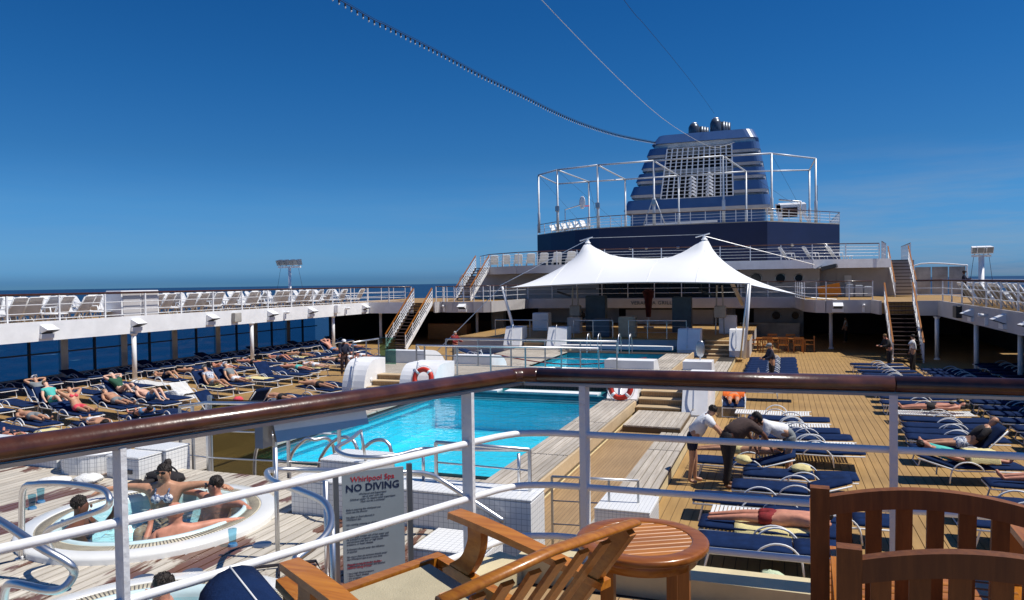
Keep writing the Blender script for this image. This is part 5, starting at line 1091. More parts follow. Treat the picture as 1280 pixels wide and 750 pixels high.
# grey notice plates hung under the handrail, seen from behind
np_ = empty('notice_plate', 'long grey plate slung under the sloping foreground handrail', 'plate', (-2.0, 2.56, 3.545)); 
MB().hexa([(0, 0, .0), (.18, .43, .01), (.2, .42, .01), (.02, -.01, .0), (-.02, 0, .09), (.16, .43, .09), (.18, .42, .09), (0, -.01, .09)]).build('plate', 'steel_dull', np_)
MB().box(-.06, -.02, -.05, .01, -.02, .09).build('end_bracket', 'steel_dull', np_)

# round teak table
tb = empty('round_table', 'round varnished teak side table behind the armchair back', 'table', (-.53, 2.93, 2.62)); rt_ = .262
MB().lathe([(rt_-.065, .53), (rt_-.065, .552), (rt_-.06, .5535), (rt_-.012, .5535), (rt_-.004, .551), (rt_, .546), (rt_, .53), (rt_-.004, .525), (rt_-.012, .522), (rt_-.065, .522)], 56, closed=True).build('rim', 'teak_rim', tb, True)
for i in range(10):
    x = -.18+.04*i; h = math.sqrt(max(0, (rt_-.058)**2-(max(0, abs(x)-.012))**2))
    if h > .02: o = MB().rbox(-h, h, -.0185, .0185, .53, .5505, .003).build('slat', 'teak', tb); o.rotation_euler = (0, 0, .5); o.location = (-x*math.sin(.5), x*math.cos(.5), 0)
MB().lathe([(rt_-.065, .475), (rt_-.045, .475), (rt_-.045, .521), (rt_-.065, .521)], 48, closed=True).build('apron', 'teak', tb, True)
lg = MB().box(-.022, .022, -.022, .022, 0, .5).build('leg', 'teak_z', tb); lg.location = (.175, -.08, 0)
for a in (1.05, 2.6, 4.2): inst(lg, 'leg', tb, (.195*math.cos(a), .195*math.sin(a), 0))

# armchair with canvas seat, facing port
ac = empty('deck_armchair', 'varnished teak armchair with pale canvas seat, its slatted back leaning starboard', 'chair', (-1.23, 2.72, 2.62))
def seg(a, b, w_, h, nm, m='teak', up=(0, 0, 1), par=ac): return MB().bar(a, b, w_, h, up).build(nm, m, par)
X_ = Vector((.867, -.5, 0)); Y_ = Vector((-.42, -.9, 0))     # towards the back, towards the near side
def q3(a, b, z): return tuple(X_*a+Y_*b+Vector((0, 0, z)))
WA = .74
seg(q3(-.16, -.02, .41), q3(-.16, WA+.02, .41), .05, .05, 'seat_rail'); seg(q3(-.14, 0, .405), q3(.62, 0, .35), .045, .055, 'seat_rail'); seg(q3(-.14, WA, .405), q3(.62, WA, .35), .045, .055, 'seat_rail'); seg(q3(.58, 0, .345), q3(.58, WA, .345), .05, .05, 'seat_rail')
MB().hexa([q3(-.125, .07, .40), q3(.55, .07, .35), q3(.55, WA-.05, .35), q3(-.125, WA-.05, .40), q3(-.125, .07, .425), q3(.55, .07, .375), q3(.55, WA-.05, .375), q3(-.125, WA-.05, .425)]).build('canvas_seat', 'canvas', ac)
for b_ in (0, WA):
    MB().loft([[q3(a_, b_-w_, z_-.013), q3(a_, b_+w_, z_-.013), q3(a_, b_+w_, z_+.013), q3(a_, b_-w_, z_+.013)] for a_, w_, z_ in ((-.05, .028, .628), (-.035, .036, .638), (.1, .04, .64), (.3, .037, .634), (.5, .03, .622), (.8, .026, .6))]).build('armrest', 'teak', ac)
    pts = smooth_path([q3(.12, b_, .625), q3(.115, b_, .55), q3(.06, b_, .46), q3(-.03, b_, .4)], 6)
    rings = []
    for i_, p_ in enumerate(pts):
        d_ = (pts[min(i_+1, len(pts)-1)]-pts[max(i_-1, 0)]).normalized(); sd_ = Vector((Y_.x, Y_.y, 0)).normalized(); nn_ = d_.cross(sd_).normalized(); w_ = .038
        rings.append([p_-sd_*.019-nn_*w_, p_+sd_*.019-nn_*w_, p_+sd_*.019+nn_*w_, p_-sd_*.019+nn_*w_])
    MB().loft(rings).build('arm_support', 'teak', ac, False)
    MB().bar(q3(-.1, b_, 0), q3(-.1, b_, .4), .045, .045).build('leg', 'teak_z', ac); MB().bar(q3(.56, b_, 0), q3(.56, b_, .36), .045, .045).build('leg', 'teak_z', ac)
    seg(q3(.5, b_*.985+.005, .3), q3(.9, b_*.985+.005, .81), .03, .055, 'back_stile', 'teak', tuple(Vector((X_.x, X_.y, -.9))))
for k in range(6):
    b_ = .105*(k+1); seg(q3(.56, b_, .37), q3(.89, b_, .79), .042, .013, 'back_slat', 'teak', tuple(Vector((X_.x, X_.y, -.9))))
tr_ = MB().tube([q3(.91, -.035, .82), q3(.91, -.015, .825), q3(.91, WA*.5, .84), q3(.91, WA+.03, .825)], [.014, .021, .022, .021], 12, flat=.62); tr_.build('top_rail', 'teak', ac, True); seg(q3(.55, 0, .37), q3(.55, WA, .37), .035, .035, 'lower_rail', 'teak')
# cushioned lounge chair at the lower port corner
lc_ = empty('cushioned_chair', 'teak lounge chair corner with a navy seamed cushion below the white rods', 'chair', (-1.92, 2.1, 2.62))
b = MB(); rings = []
for k in range(9):
    t_ = k/8; c0 = Vector((-.03+.75*t_, .12-.42*t_, .44-.16*t_)); rr__ = .085+.0*t_
    rings.append([c0+Vector((math.cos(a)*-.42*rr__*1.0, math.cos(a)*-1.5*rr__, math.sin(a)*rr__)) for a in [2*PI*i/16 for i in range(16)]])
b.loft(rings).build('cushion', 'cushion', lc_, True)
MB().tube([r[4]+Vector((0, 0, .002)) for r in rings], .004, 6).build('piping', 'strap', lc_, True)
MB().hexa([(-.1, -.6, .2), (.75, -.9, .1), (.9, -.5, .1), (.1, -.1, .28), (-.1, -.6, .3), (.75, -.9, .2), (.9, -.5, .2), (.1, -.1, .38)]).build('seat_cushion', 'cushion', lc_)
MB().bar((.12, .27, .44), (.72, -.03, .3), .11, .035).build('armrest', 'teak', lc_); MB().bar((.15, .25, 0), (.15, .25, .42), .05, .05).build('leg', 'teak_z', lc_); MB().bar((.55, .05, 0), (.55, .05, .34), .05, .05).build('leg', 'teak_z', lc_)

# two teak armchairs with arched slatted backs seen from behind
def garden_chair(label, x, y, rz, W=.62):
    r_g = empty('garden_chair', label, 'chair', (x, y, 2.62), rz); h = .9
    for q in (0, W): MB().hexa([(q-.03, -.02, 0), (q+.03, -.02, 0), (q+.03, .03, 0), (q-.03, .03, 0), (q-.03, -.1, h-.02), (q+.03, -.1, h-.02), (q+.03, -.055, h-.02), (q-.03, -.055, h-.02)]).build('back_post', 'teak_shaded', r_g)
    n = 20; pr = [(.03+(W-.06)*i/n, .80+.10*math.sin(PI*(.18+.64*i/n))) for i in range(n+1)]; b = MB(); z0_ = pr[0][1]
    rings = [[(px, -.095, pz-.062), (px, -.055, pz-.062), (px, -.055, pz), (px, -.095, pz)] for px, pz in pr]; b.loft(rings).build('top_rail', 'teak_shaded', r_g)
    MB().box(.03, W-.03, -.04, -.005, .40, .455).build('lower_rail', 'teak_shaded', r_g)
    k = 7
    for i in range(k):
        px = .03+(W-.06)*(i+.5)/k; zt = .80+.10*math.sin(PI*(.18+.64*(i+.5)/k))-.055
        MB().hexa([(px-.024, -.035, .45), (px+.024, -.035, .45), (px+.024, -.015, .45), (px-.024, -.015, .45), (px-.024, -.085, zt), (px+.024, -.085, zt), (px+.024, -.065, zt), (px-.024, -.065, zt)]).build('back_slat', 'teak_shaded', r_g)
    sl = MB().rbox(0.02, W-.02, 0, .058, .425, .445, .004).build('seat_slat', 'teak', r_g)
    for i in range(1, 7): inst(sl, 'seat_slat', r_g, (0, .07*i, 0))
    MB().box(0, W, .5, .53, .36, .425).build('front_rail', 'teak', r_g)
    for q in (0, W):
        MB().box(q-.028, q+.028, .46, .51, 0, .64).build('front_leg', 'teak_z', r_g); MB().box(q-.03, q+.03, -.03, .55, .64, .665).build('armrest', 'teak_y', r_g); MB().box(q-.015, q+.015, .03, .46, .37, .43).build('side_rail', 'teak_y', r_g)
    return r_g
garden_chair('teak armchair with arched slatted back by the railing, its seat slats in the sun', .12, 2.74, -.03, .68)
garden_chair('teak armchair with arched slatted back standing before the other, away from the railing', .165, 2.17, -.03, .68)

# ================================================================== LOUNGERS
def lounger_proto(kind):
    """head towards -x, feet towards +x; kinds flat, low, raised (navy cushions), bare, bare_raised (white straps)"""
    r_l = empty('sun_lounger', 'x', 'sun lounger'); a = dict(flat=.04, low=.32, raised=.85, bare=.04, bare_raised=.6)[kind]
    hx = -.28; bl = .76; ca, sa_ = math.cos(a), math.sin(a)
    for q in (-.33, .33):
        MB().tube([(hx-bl*ca, q, .3+bl*sa_), (hx, q, .3), (1.02, q, .3)], .017, 6).build('frame', 'frame', r_l, True)
        MB().tube(smooth_path([(-.42, q*1.04, .05), (-.38, q*1.06, .3), (-.24, q*1.07, .45), (-.04, q*1.07, .48), (.14, q*1.06, .4), (.22, q*1.03, .29)], 3), .016, 6).build('armrest', 'frame', r_l, True)
        MB().tube([(.85, q, .3), (.93, q, .0)], .016, 6).build('leg', 'frame', r_l)
    MB().tube([(1.02, -.33, .3), (1.02, .33, .3)], .017, 6).build('end_bar', 'frame', r_l); MB().tube([(.93, -.33, .01), (.93, .33, .01)], .014, 6).build('foot_bar', 'frame', r_l)
    if kind.startswith('bare'):
        st = None
        for i in range(20):
            x = 1.0-.064*i
            if st is None: st = MB().box(-.024, .024, -.325, .325, .31, .318).build('strap', 'strap', r_l); st.location = (x, 0, 0)
            else: inst(st, 'strap', r_l, (x, 0, 0))
        for i in range(11): inst(st, 'strap', r_l, (hx-(.04+.066*i)*ca+.31*sa_, 0, .31*(1-ca)+(.04+.066*i)*sa_), (0, a, 0))
    else:
        b = MB(); m = 12; rings = []
        def pad(p0, p1, n_, th=.075):
            p0, p1 = Vector(p0), Vector(p1); d = (p1-p0); L_ = d.length; d.normalize(); up = Vector((-d.z, 0, d.x)); R_ = []
            if up.z < 0: up = -up
            for i in range(n_+1):
                t_ = i/n_; e = min(1, .25+ min(t_, 1-t_)*9); c = p0+d*(L_*t_)+up*th*.5
                R_.append([c+up*(math.sin(2*PI*k/12)*th*.5*e**.5)*(abs(math.sin(2*PI*k/12))**-.3 if abs(math.sin(2*PI*k/12)) > .05 else 1)+Vector((0, 1, 0))*(.325*(abs(math.cos(2*PI*k/12))**.35)*math.copysign(1, math.cos(2*PI*k/12)) if abs(math.cos(2*PI*k/12)) > .01 else 0) for k in range(12)])
            return MB().loft(R_)
        pad((hx, 0, .315), (1.04, 0, .315), 8).build('seat_cushion', 'cushion_far', r_l, True)
        pad((hx-.02*ca, 0, .315+.02*sa_), (hx-(bl+.02)*ca, 0, .315+(bl+.02)*sa_), 6).build('back_cushion', 'cushion_far', r_l, True)
    return r_l
PROTO = {}
def lounger(kind, label, x, y, rz=0, grp='navy sun loungers', z=0):
    if kind not in PROTO: PROTO[kind] = o = lounger_proto(kind)
    else: o = copy_tree(PROTO[kind])
    o.location = (x, y, z); o.rotation_euler = (0, 0, rz); o['label'] = label; o['group'] = grp; return o
KN = dict(flat='flat navy cushioned lounger', low='navy lounger with its head slightly lifted', raised='navy lounger with its back raised', bare='bare white strap lounger', bare_raised='bare white lounger with back raised')
rnd = random.Random(3)
cnt = {}
def row(place, xs, ys, rz, kinds, grp, jit=.1):
    for x, y, k in zip(xs, ys, kinds):
        c = cnt.setdefault(place, 0); cnt[place] += 1
        lounger(k, '%s, %s %s' % (KN[k], nth(c), place), x+rnd.uniform(-jit, jit), y, rz+rnd.uniform(-.05, .05), grp)
# port shade row, two sunlit rows and the row towards the pool
n = 30; row('in the shaded row under the port overhang', [-28.7-.2*(i%2) for i in range(n)], [15+1.0*i for i in range(n)], -.05, ['flat', 'low', 'flat', 'flat']*8, 'loungers under the port overhang')
A_K = {15.6: 'flat', 16.6: 'flat', 17.7: 'flat', 18.6: 'raised', 20.4: 'flat', 21.4: 'flat', 22.3: 'flat', 23.2: 'bare', 24.1: 'flat', 25.7: 'flat', 26.6: 'low', 27.5: 'flat', 28.5: 'flat', 29.5: 'low', 30.4: 'flat', 31.5: 'flat', 32.4: 'low', 33.4: 'flat', 34.3: 'flat', 35.3: 'flat', 36.3: 'raised', 37.4: 'flat', 38.5: 'flat'}
row('in the sunlit row below the port columns', [-24.2]*len(A_K), list(A_K), -.2, list(A_K.values()), 'loungers in the outer port row')
B_K = {14.4: 'flat', 15.4: 'flat', 16.9: 'low', 18.3: 'low', 19.3: 'flat', 20.2: 'flat', 21.0: 'bare_raised', 22.7: 'raised', 23.9: 'raised', 25.1: 'flat', 26.0: 'raised', 27.0: 'low', 28.0: 'flat', 29.0: 'flat', 31.2: 'flat', 32.3: 'flat', 33.4: 'flat', 34.4: 'low'}
row('in the middle port row', [-20.5+.25*math.sin(y) for y in B_K], list(B_K), -.22, list(B_K.values()), 'loungers in the middle port row')
for i, (x, y, rz, k) in enumerate(((-18.6, 13.3, PI-.35, 'flat'), (-18.3, 14.3, PI-.35, 'flat'), (-18.1, 15.4, PI-.4, 'flat'), (-17.7, 16.6, PI-.45, 'low'), (-17.3, 17.6, PI-.4, 'flat'), (-16.4, 18.5, .1, 'raised'), (-16.3, 19.5, PI-.15, 'raised'), (-15.6, 20.4, -.2, 'flat'), (-15.5, 21.3, -.2, 'flat'), (-16.2, 23.4, -.3, 'flat'), (-15.9, 24.4, -.3, 'flat'), (-16.6, 28.5, -.3, 'flat'), (-16.5, 29.6, -.3, 'flat'), (-16.6, 33.2, -.4, 'flat'), (-15.4, 36.0, -.2, 'flat'), (-15.6, 37.0, -.2, 'low'))):
    lounger(k, '%s, %s of the inner port group' % (KN[k], nth(i)), x, y, rz, 'loungers in the inner port group')
# starboard: the block beside the walkway, then the row across the aisle and the shaded stacks
ys = [31.9+.72*i for i in range(9)]; row('of the tight pack by the man in the navy jacket', [-.42]*9, ys, PI, ['flat']*9, 'tight pack of navy loungers', .03)
L_K = [(-.6, 28.9, 'flat'), (-.55, 26.9, 'flat'), (-.25, 22.6, 'bare'), (.15, 21.5, 'flat'), (.18, 20.75, 'bare'), (.3, 20.0, 'flat'), (.5, 19.2, 'flat'), (.6, 18.5, 'bare'), (.65, 17.8, 'flat'), (-.75, 16.2, 'low'), (.3, 15.45, 'flat'), (.15, 14.45, 'low'), (-.45, 13.45, 'flat'), (-.1, 12.75, 'bare'), (.75, 12.85, 'flat'), (-.2, 12.05, 'flat'), (-.15, 11.25, 'flat')]
for i, (x, y, k) in enumerate(L_K): lounger(k, '%s, %s from the tight pack beside the walkway' % (KN[k], nth(i)), x, y, PI+rnd.uniform(-.04, .04), 'loungers beside the starboard walkway')
lounger('low', 'navy lounger turned lengthwise under the person with the orange towel', -1.42, 24.2, PI/2+.05, 'loungers beside the starboard walkway')
R_K = [(3.9, 35.9, 'flat'), (3.95, 34.6, 'flat'), (4.0, 33.4, 'flat'), (4.05, 32.3, 'flat'), (4.0, 31.2, 'flat'), (4.0, 29.8, 'flat'), (4.0, 28.6, 'flat'), (4.05, 27.4, 'flat'), (4.0, 26.3, 'flat'), (3.9, 25.2, 'flat'), (4.0, 23.7, 'bare'), (4.05, 22.4, 'flat'), (4.0, 21.5, 'flat'), (3.9, 20.7, 'flat'), (3.85, 19.9, 'flat'), (3.75, 18.7, 'raised'), (3.5, 17.2, 'low'), (4.6, 15.9, 'flat'), (3.7, 14.5, 'flat'), (3.7, 13.3, 'flat')]
for i, (x, y, k) in enumerate(R_K): lounger(k, '%s, %s from the stairs across the starboard aisle' % (KN[k], nth(i)), x, y, (PI if i != 16 else .15)+rnd.uniform(-.04, .04), 'loungers across the starboard aisle')
row('in the shaded row behind the starboard columns', [8.9]*22, [15+1.05*i for i in range(22)], PI, ['flat', 'flat', 'low']*8, 'loungers in the starboard shade')
row('in the dim row between aisle and starboard columns', [6.5]*20, [14.4+1.05*i for i in range(20)], PI, ['flat']*20, 'loungers in the starboard half shade')

# folding sling chairs on the two upper decks
def sling_proto(m):
    r_c = empty('deck_chair', 'x', 'deck chair'); a = 1.0; hx = -.3; bl = .8; ca, sa_ = math.cos(a), math.sin(a)
    for q in (-.3, .3):
        MB().tube([(hx-bl*ca, q, .33+bl*sa_), (hx, q, .33), (.95, q, .33)], .032, 6).build('frame', 'frame', r_c, True)
        MB().tube([(hx-.1, q*1.05, .6), (.2, q*1.05, .58), (.3, q*1.05, 0)], .03, 5).build('armrest', 'frame', r_c, True)
        MB().tube([(.8, q, .33), (.9, q, 0)], .026, 5).build('leg', 'frame', r_c); MB().tube([(hx-.55*ca, q, .33+.55*sa_), (-.05, q, .0)], .03, 5).build('leg', 'frame', r_c)
    MB().tube([(hx-bl*ca, -.3, .33+bl*sa_), (hx-bl*ca, .3, .33+bl*sa_)], .032, 6).build('top_bar', 'frame', r_c)
    MB().hexa([(hx-(bl-.03)*ca, -.28, .31+(bl-.03)*sa_), (hx, -.28, .31), (hx, .28, .31), (hx-(bl-.03)*ca, .28, .31+(bl-.03)*sa_), (hx-(bl-.03)*ca, -.28, .325+(bl-.03)*sa_), (hx, -.28, .325), (hx, .28, .325), (hx-(bl-.03)*ca, .28, .325+(bl-.03)*sa_)]).build('back_sling', m, r_c)
    MB().bar((hx-bl*ca-.03, 0, .37+bl*sa_), (hx-bl*ca+.06, 0, .22+bl*sa_), .5, .05).build('head_pad', 'strap', r_c)
    MB().box(hx, .93, -.28, .28, .315, .33).build('seat_sling', m, r_c)
    return r_c
cp = sling_proto('sling'); first = True
for i in range(44):
    y = 13.0+.76*i
    if 24.6 < y < 27.2: continue
    o = cp if first else copy_tree(cp); first = False
    o.location = (-28.55-.06*(i % 3)-(.35 if i % 4 == 1 else 0), y, 2.83); o.rotation_euler = (0, 0, (PI if i % 3 else .25)+rnd.uniform(-.16, .16)); o.location.x -= (.0 if i % 3 else .3); o['label'] = 'grey sling deck chair, %s from the bow in the row behind the port wooden rail' % nth(i); o['group'] = 'deck chairs on the port upper deck'
for i in range(40):
    o = copy_tree(cp); o.location = (-30.7-.07*(i % 4), 14.0+.8*i, 2.83); o.rotation_euler = (0, 0, (0 if i % 3 else PI)+rnd.uniform(-.2, .2)); o['label'] = 'pale sling deck chair, %s from the bow in the outboard port row against the sea' % nth(i); o['group'] = 'deck chairs on the port upper deck'
cp2 = sling_proto('sling_tan'); first = True
for i in range(26):
    o = cp2 if first else copy_tree(cp2); first = False
    o.location = (8.95+.05*(i % 3), 17.5+.98*i, 2.83); o.rotation_euler = (0, 0, rnd.uniform(-.1, .1)); o['label'] = 'taupe sling deck chair, %s from the bow in the row behind the starboard rail' % nth(i); o['group'] = 'deck chairs on the starboard upper deck'
cp3 = sling_proto('strap'); first = True
for i, (x, y, z) in enumerate([(-22.6+.1*k, 58.0+.2*k, 5.38) for k in range(0)]+[(-22.5+1.25*i, 57.6-.55*i, 5.38) for i in range(7)]+[(.6, 56.6, 5.38), (2.2, 57.0, 5.38), (3.8, 57.4, 5.38)]):
    o = cp3 if first else copy_tree(cp3); first = False
    o.location = (x, y, z); o.rotation_euler = (0, 0, PI/2+.4 if i < 7 else .3); o['label'] = 'white deck chair on the top deck, %s' % (('%s from the port end above the port bulge' % nth(i)) if i < 7 else ('%s along the rail starboard of the tent' % nth(i-7))); o['group'] = 'white deck chairs on the top deck'
cp4 = None
for i, (x, y) in enumerate([(-24.2+.95*k, 81.2-.9*k) for k in range(6)]):
    o = copy_tree(cp3); o.location = (x, y, 9.66); o.rotation_euler = (0, 0, -.7); o['label'] = 'white deck chair on the sports deck, %s from the port end of the railing' % nth(i); o['group'] = 'white deck chairs on the sports deck'

# ================================================================== PEOPLE
Zc = .4
def towel(label, x0, y0, rz, lx, ly, z, m, drape=.12):
    b = MB(); nx, ny = 14, 8; seed = rnd.random()*9
    top = [[(lx*(i/nx-.5), ly*(j/ny-.5), .012+.012*math.sin(i*1.3+seed)*math.cos(j*1.9+seed*2) - (drape*max(0, abs(j/ny-.5)*2-.72)/.28 if drape else 0)) for j in range(ny+1)] for i in range(nx+1)]
    base = len(b.v)
    for rw in top: b.v += rw
    for rw in top: b.v += [(x, y, z_-.016) for x, y, z_ in rw]
    o = (nx+1)*(ny+1)
    for i in range(nx):
        for j in range(ny):
            q = (i*(ny+1)+j, (i+1)*(ny+1)+j, (i+1)*(ny+1)+j+1, i*(ny+1)+j+1); b.f.append(q); b.f.append(tuple(o+k for k in q[::-1]))
    for i in range(nx):
        for j in (0, ny): q = (i*(ny+1)+j, (i+1)*(ny+1)+j); b.f.append((q[0], q[1], q[1]+o, q[0]+o) if j else (q[1], q[0], q[0]+o, q[1]+o))
    for j in range(ny):
        for i in (0, nx): q = (i*(ny+1)+j, i*(ny+1)+j+1); b.f.append((q[1], q[0], q[0]+o, q[1]+o) if i else (q[0], q[1], q[1]+o, q[0]+o))
    t_ = tag(b.build('towel', m, None, True, (x0, y0, z)), label, 'towel'); t_.rotation_euler = (0, 0, rz); return t_
def crumple(label, x, y, z, s, m, nm='towel', cat='towel', flat=.45):
    b = MB(); b.ell((0, 0, s*flat*.6), (s, s*.7, s*flat), 16, 10, .32); o = tag(b.build(nm, m, None, True, (x, y, z)), label, cat); o.rotation_euler = (0, 0, rnd.random()*3); return o
def rec(label, x, y, rz, k='raised', **kw):
    a = dict(raised=.82, low=.32, flat=.03)[k]; J = lying(a, kw.pop('knees', 0), kw.pop('arms', 'down'), kw.get('prone', False), lift=.03)
    pr_ = kw.pop('prone', False); face = (math.sin(a)*.6, 0, 1) if not pr_ else (0, .6, -.8)
    dx = -.13; return person(label, J, loc=(x+dx*math.cos(rz), y+dx*math.sin(rz), Zc-.02), rz=rz, sc=kw.pop('sc', 1.0), face=face, **kw)
P_ = rec
P_('person in grey shirt and white cap, hands behind the head, on a raised port lounger', -24.2, 18.6, -.2, arms='up', sk='sk2', shirt='c_grey', bottom='c_white', hat='c_white', glasses=True)
P_('woman in teal top and sunglasses reclining with bent knees beside the grey shirted man', -24.2+1.6, 17.75, -.22, arms='down', knees=.2, sk='sk0', shirt='teal', bottom='teal', glasses=True, hair='hair_b')
lounger('raised', 'navy lounger with raised back under the woman in the teal top', -22.6, 17.75, -.22, 'loungers in the outer port row')
P_('tanned bare chested man in dark shorts reclining in the middle port row', -20.5, 18.3, -.22, 'low', sk='sk2', bottom='c_grey', fat=1.2, hair='hair_g', glasses=True)
lounger('raised', 'navy lounger with raised back under the person in dark green', -22.3, 20.2, -.1, 'loungers in the outer port row')
P_('person in dark green top with arms over the head on a raised lounger', -22.3, 20.2, -.1, arms='up', sk='sk0', shirt='c_green', knees=.25, hair='hair_g')
lounger('low', 'navy lounger under the white haired person in the middle port row', -20.0, 19.1+.15, -.1, 'loungers in the middle port row')
P_('white haired person in light blue shorts with knees up in the middle port row', -20.0, 19.25, -.1, 'low', sk='sk0', bottom='c_blue', knees=.3, hair='hair_g', glasses=True)
P_('woman in coral swimwear lying before the tanned man in the middle port row', -20.5, 16.9, -.25, arms='up', sk='sk2', bottom='coral', bra='coral', hair='hair_d')
P_('person lying face down behind the navy loungers of the outer port row', -24.2, 25.7, -.2, 'flat', prone=True, arms='up', sk='sk2', bottom='c_navy')
P_('woman in a floral top on a raised lounger left of centre among the loungers', -20.45, 22.7, -.22, arms='down', knees=.12, sk='sk2', shirt='c_stripe', bottom='c_grey', hat='c_grey') ['label'] = 'woman in a patterned top and dark sun hat reclining in the middle port row'
P_('elderly person in white shorts reclining beside the woman in the patterned top', -20.5, 23.9, -.22, sk='sk2', shirt='c_grey', bottom='c_white', hat='c_white')
P_('person lying face down in teal swimwear near the second port column', -20.5, 28.0, -.22, 'flat', prone=True, arms='up', sk='sk1', bottom='teal', hair='hair_b')
P_('person lying face down on a dark lounger by the curved wing wall', -16.2, 23.4, -.3, 'flat', prone=True, arms='up', sk='sk2', bottom='c_black', hair='hair_b')
P_('person resting against the deck by the brown haired head, feet to port', -18.1, 15.4, PI-.4, 'flat', sk='sk2', bottom='c_white', hair='hair_d', long_hair=True, arms='down')['label'] = 'dark haired person lying feet to port in the inner group behind the handrail'
P_('curly haired woman lying with feet to port near the whirlpool deck', -18.6, 13.3, PI-.35, 'flat', sk='sk1', bottom='c_navy', hair='hair_b', long_hair=True, bra='c_navy')
P_('person in light blue shirt with dark hair in the inner port group', -17.7, 16.6, PI-.45, 'low', sk='sk1', shirt='c_blue', bottom='c_black', hair='hair_d', arms='belly')
P_('person on a yellow towel lying face down in the outer port row', -24.2, 33.4, -.2, 'flat', prone=True, arms='up', sk='sk2', bottom='c_navy')
P_('person lying on the back further along the outer port row', -24.2, 31.5, -.2, 'flat', sk='sk1', bottom='c_grey', knees=.15, hair='hair_g')
P_('person with one arm raised on a lounger behind the white capped attendant', -20.5, 33.4, -.25, 'flat', arms='one', sk='sk1', shirt='c_navy', bottom='c_white')
P_('person with hands behind the head on a raised lounger behind the attendant', -24.2, 36.3, -.2, arms='up', sk='sk1', bottom='c_blue', hair='hair_b')
P_('bare legged person lying beside the person with a raised arm', -20.5, 32.3, -.25, 'flat', sk='sk1', bottom='c_white', hair='hair_b')
P_('woman in a pink wrap lying beyond the port end of the bridge', -16.6, 33.2, -.4, 'flat', sk='sk1', shirt='c_white', bottom='coral', hair='hair_d')
P_('person covered with an orange towel, feet towards the pool deck', -1.42, 24.2, PI/2+.05, 'low', sk='sk2', bottom='orange', shirt='orange', hair='hair_d').rotation_euler = (0, 0, -PI/2+.05)
for o_ in [o for o in bpy.data.objects if o.get('label', '').startswith('navy lounger turned lengthwise')]: o_.rotation_euler = (0, 0, -PI/2+.05)
P_('man in dark red shorts lying face down on a yellow towel below the railing', -.2, 12.05, PI, 'flat', prone=True, arms='up', sk='sk1', bottom='redcloth', hair='hair_d', fat=1.12, hi=True)
P_('pale person in black swimwear lying on a bare lounger across the aisle', 4.0, 23.7, PI, 'flat', sk='sk1', bottom='c_black', bra='c_black', hair='hair_d', long_hair=True)
P_('bald man in black with a patterned cloth on his lap across the aisle', 3.75, 18.7, PI, arms='belly', sk='sk2', shirt='c_black', bottom='c_stripe', hair=None, sleeves=1.5, fat=1.15)
P_('woman wrapped in a yellow towel lying with her head towards the aisle', 3.5, 17.2, .15, 'low', arms='one', sk='sk1', shirt='teal', bottom='towel_y', hair='hair_d')
P_('person in pale yellow shirt lying beyond the woman in the yellow towel', 4.6, 15.9, PI, 'low', arms='belly', sk='sk1', shirt='towel_y', bottom='towel_y', hair='hair_g', fat=1.1)
P_('person in a black swimsuit lying on the back far along the middle port row', -20.5, 31.2, -.25, 'flat', sk='sk0', bottom='c_black', bra='c_black', hair='hair_b', arms='up')
P_('bare chested person in navy shorts on the flat lounger past the first column', -24.2, 24.1, -.2, 'flat', sk='sk2', bottom='c_navy', hair='hair_g', arms='down', knees=.2)
P_('person lying face down on a flat lounger between the two columns', -24.2, 29.5, -.2, 'flat', prone=True, sk='sk1', bottom='c_black', arms='up')
P_('pale legged person lying in the middle port row near the attendant', -20.3, 29.0, -.25, 'flat', sk='sk0', bottom='c_white', shirt='c_white', hair='hair_d', arms='belly')
P_('person in grey shorts lying flat at the bow end of the middle port row', -20.5, 15.4, -.22, 'flat', sk='sk2', bottom='c_grey', hair='hair_d')
P_('tanned person lying on the back in the inner port group beside the raised loungers', -15.6, 20.4, -.2, 'flat', sk='sk2', bottom='c_black', hair='hair_d')
P_('person lying with one arm up at the stairs end of the outer port row', -24.2, 38.5, -.2, 'flat', sk='sk1', bottom='c_blue', hair='hair_b', arms='one')
P_('sunburnt person in white shorts between the columns of the outer port row', -24.2, 27.5, -.2, 'flat', sk='sk1', bottom='c_white', hair='hair_d', arms='belly')
towel('pale yellow towel spread under the man in dark red shorts', -.05, 12.05, 0, 1.3, .74, Zc, 'towel_y')
towel('orange towel over the person lying lengthwise', -1.42, 24.45, 0, .66, .8, Zc+.27, 'orange', .15)
towel('pale yellow towel draped over the hip of the woman across the aisle', 3.75, 17.2, .15, .55, .62, Zc+.26, 'towel_y', .2)
for x, y, lb in ((-24.3, 33.4, 'pale yellow towel under the person lying face down in the outer port row'), (-20.4, 22.7, 'pale yellow towel under the woman in the patterned top'), (-20.3, 29.0, 'pale yellow towel on an empty lounger near the second port column'), (-18.2, 14.3, 'pale yellow towel on an empty lounger behind the handrail'),
                 (-16.5, 18.55, 'pale yellow towel on the raised lounger in the inner port group'), (-24.3, 27.5, 'pale towel on an empty lounger in the outer port row'), (-20.3, 25.1, 'yellow towel hanging over a lounger in the middle port row')):

    towel(lb, x, y, -.2, 1.15, .66, Zc+.0, 'towel_y', .08)
for x, y, lb in ((-24.2, 16.6, 'white towel over an empty lounger in the outer port row'), (-20.5, 21.0, 'white towel across the bare lounger in the middle port row'), (-16.6, 29.6, 'white towel on an empty lounger beyond the port steps')): towel(lb, x, y, -.2, 1.2, .62, Zc, 'towel_w', .08)
crumple('crumpled yellow towel on the lounger between the stooping attendants', .35, 15.5, Zc, .2, 'towel_y')
crumple('pale green towel dropped on the deck before the man in dark red shorts', -.12, 11.0-.22, 0, .19, 'towel_g')
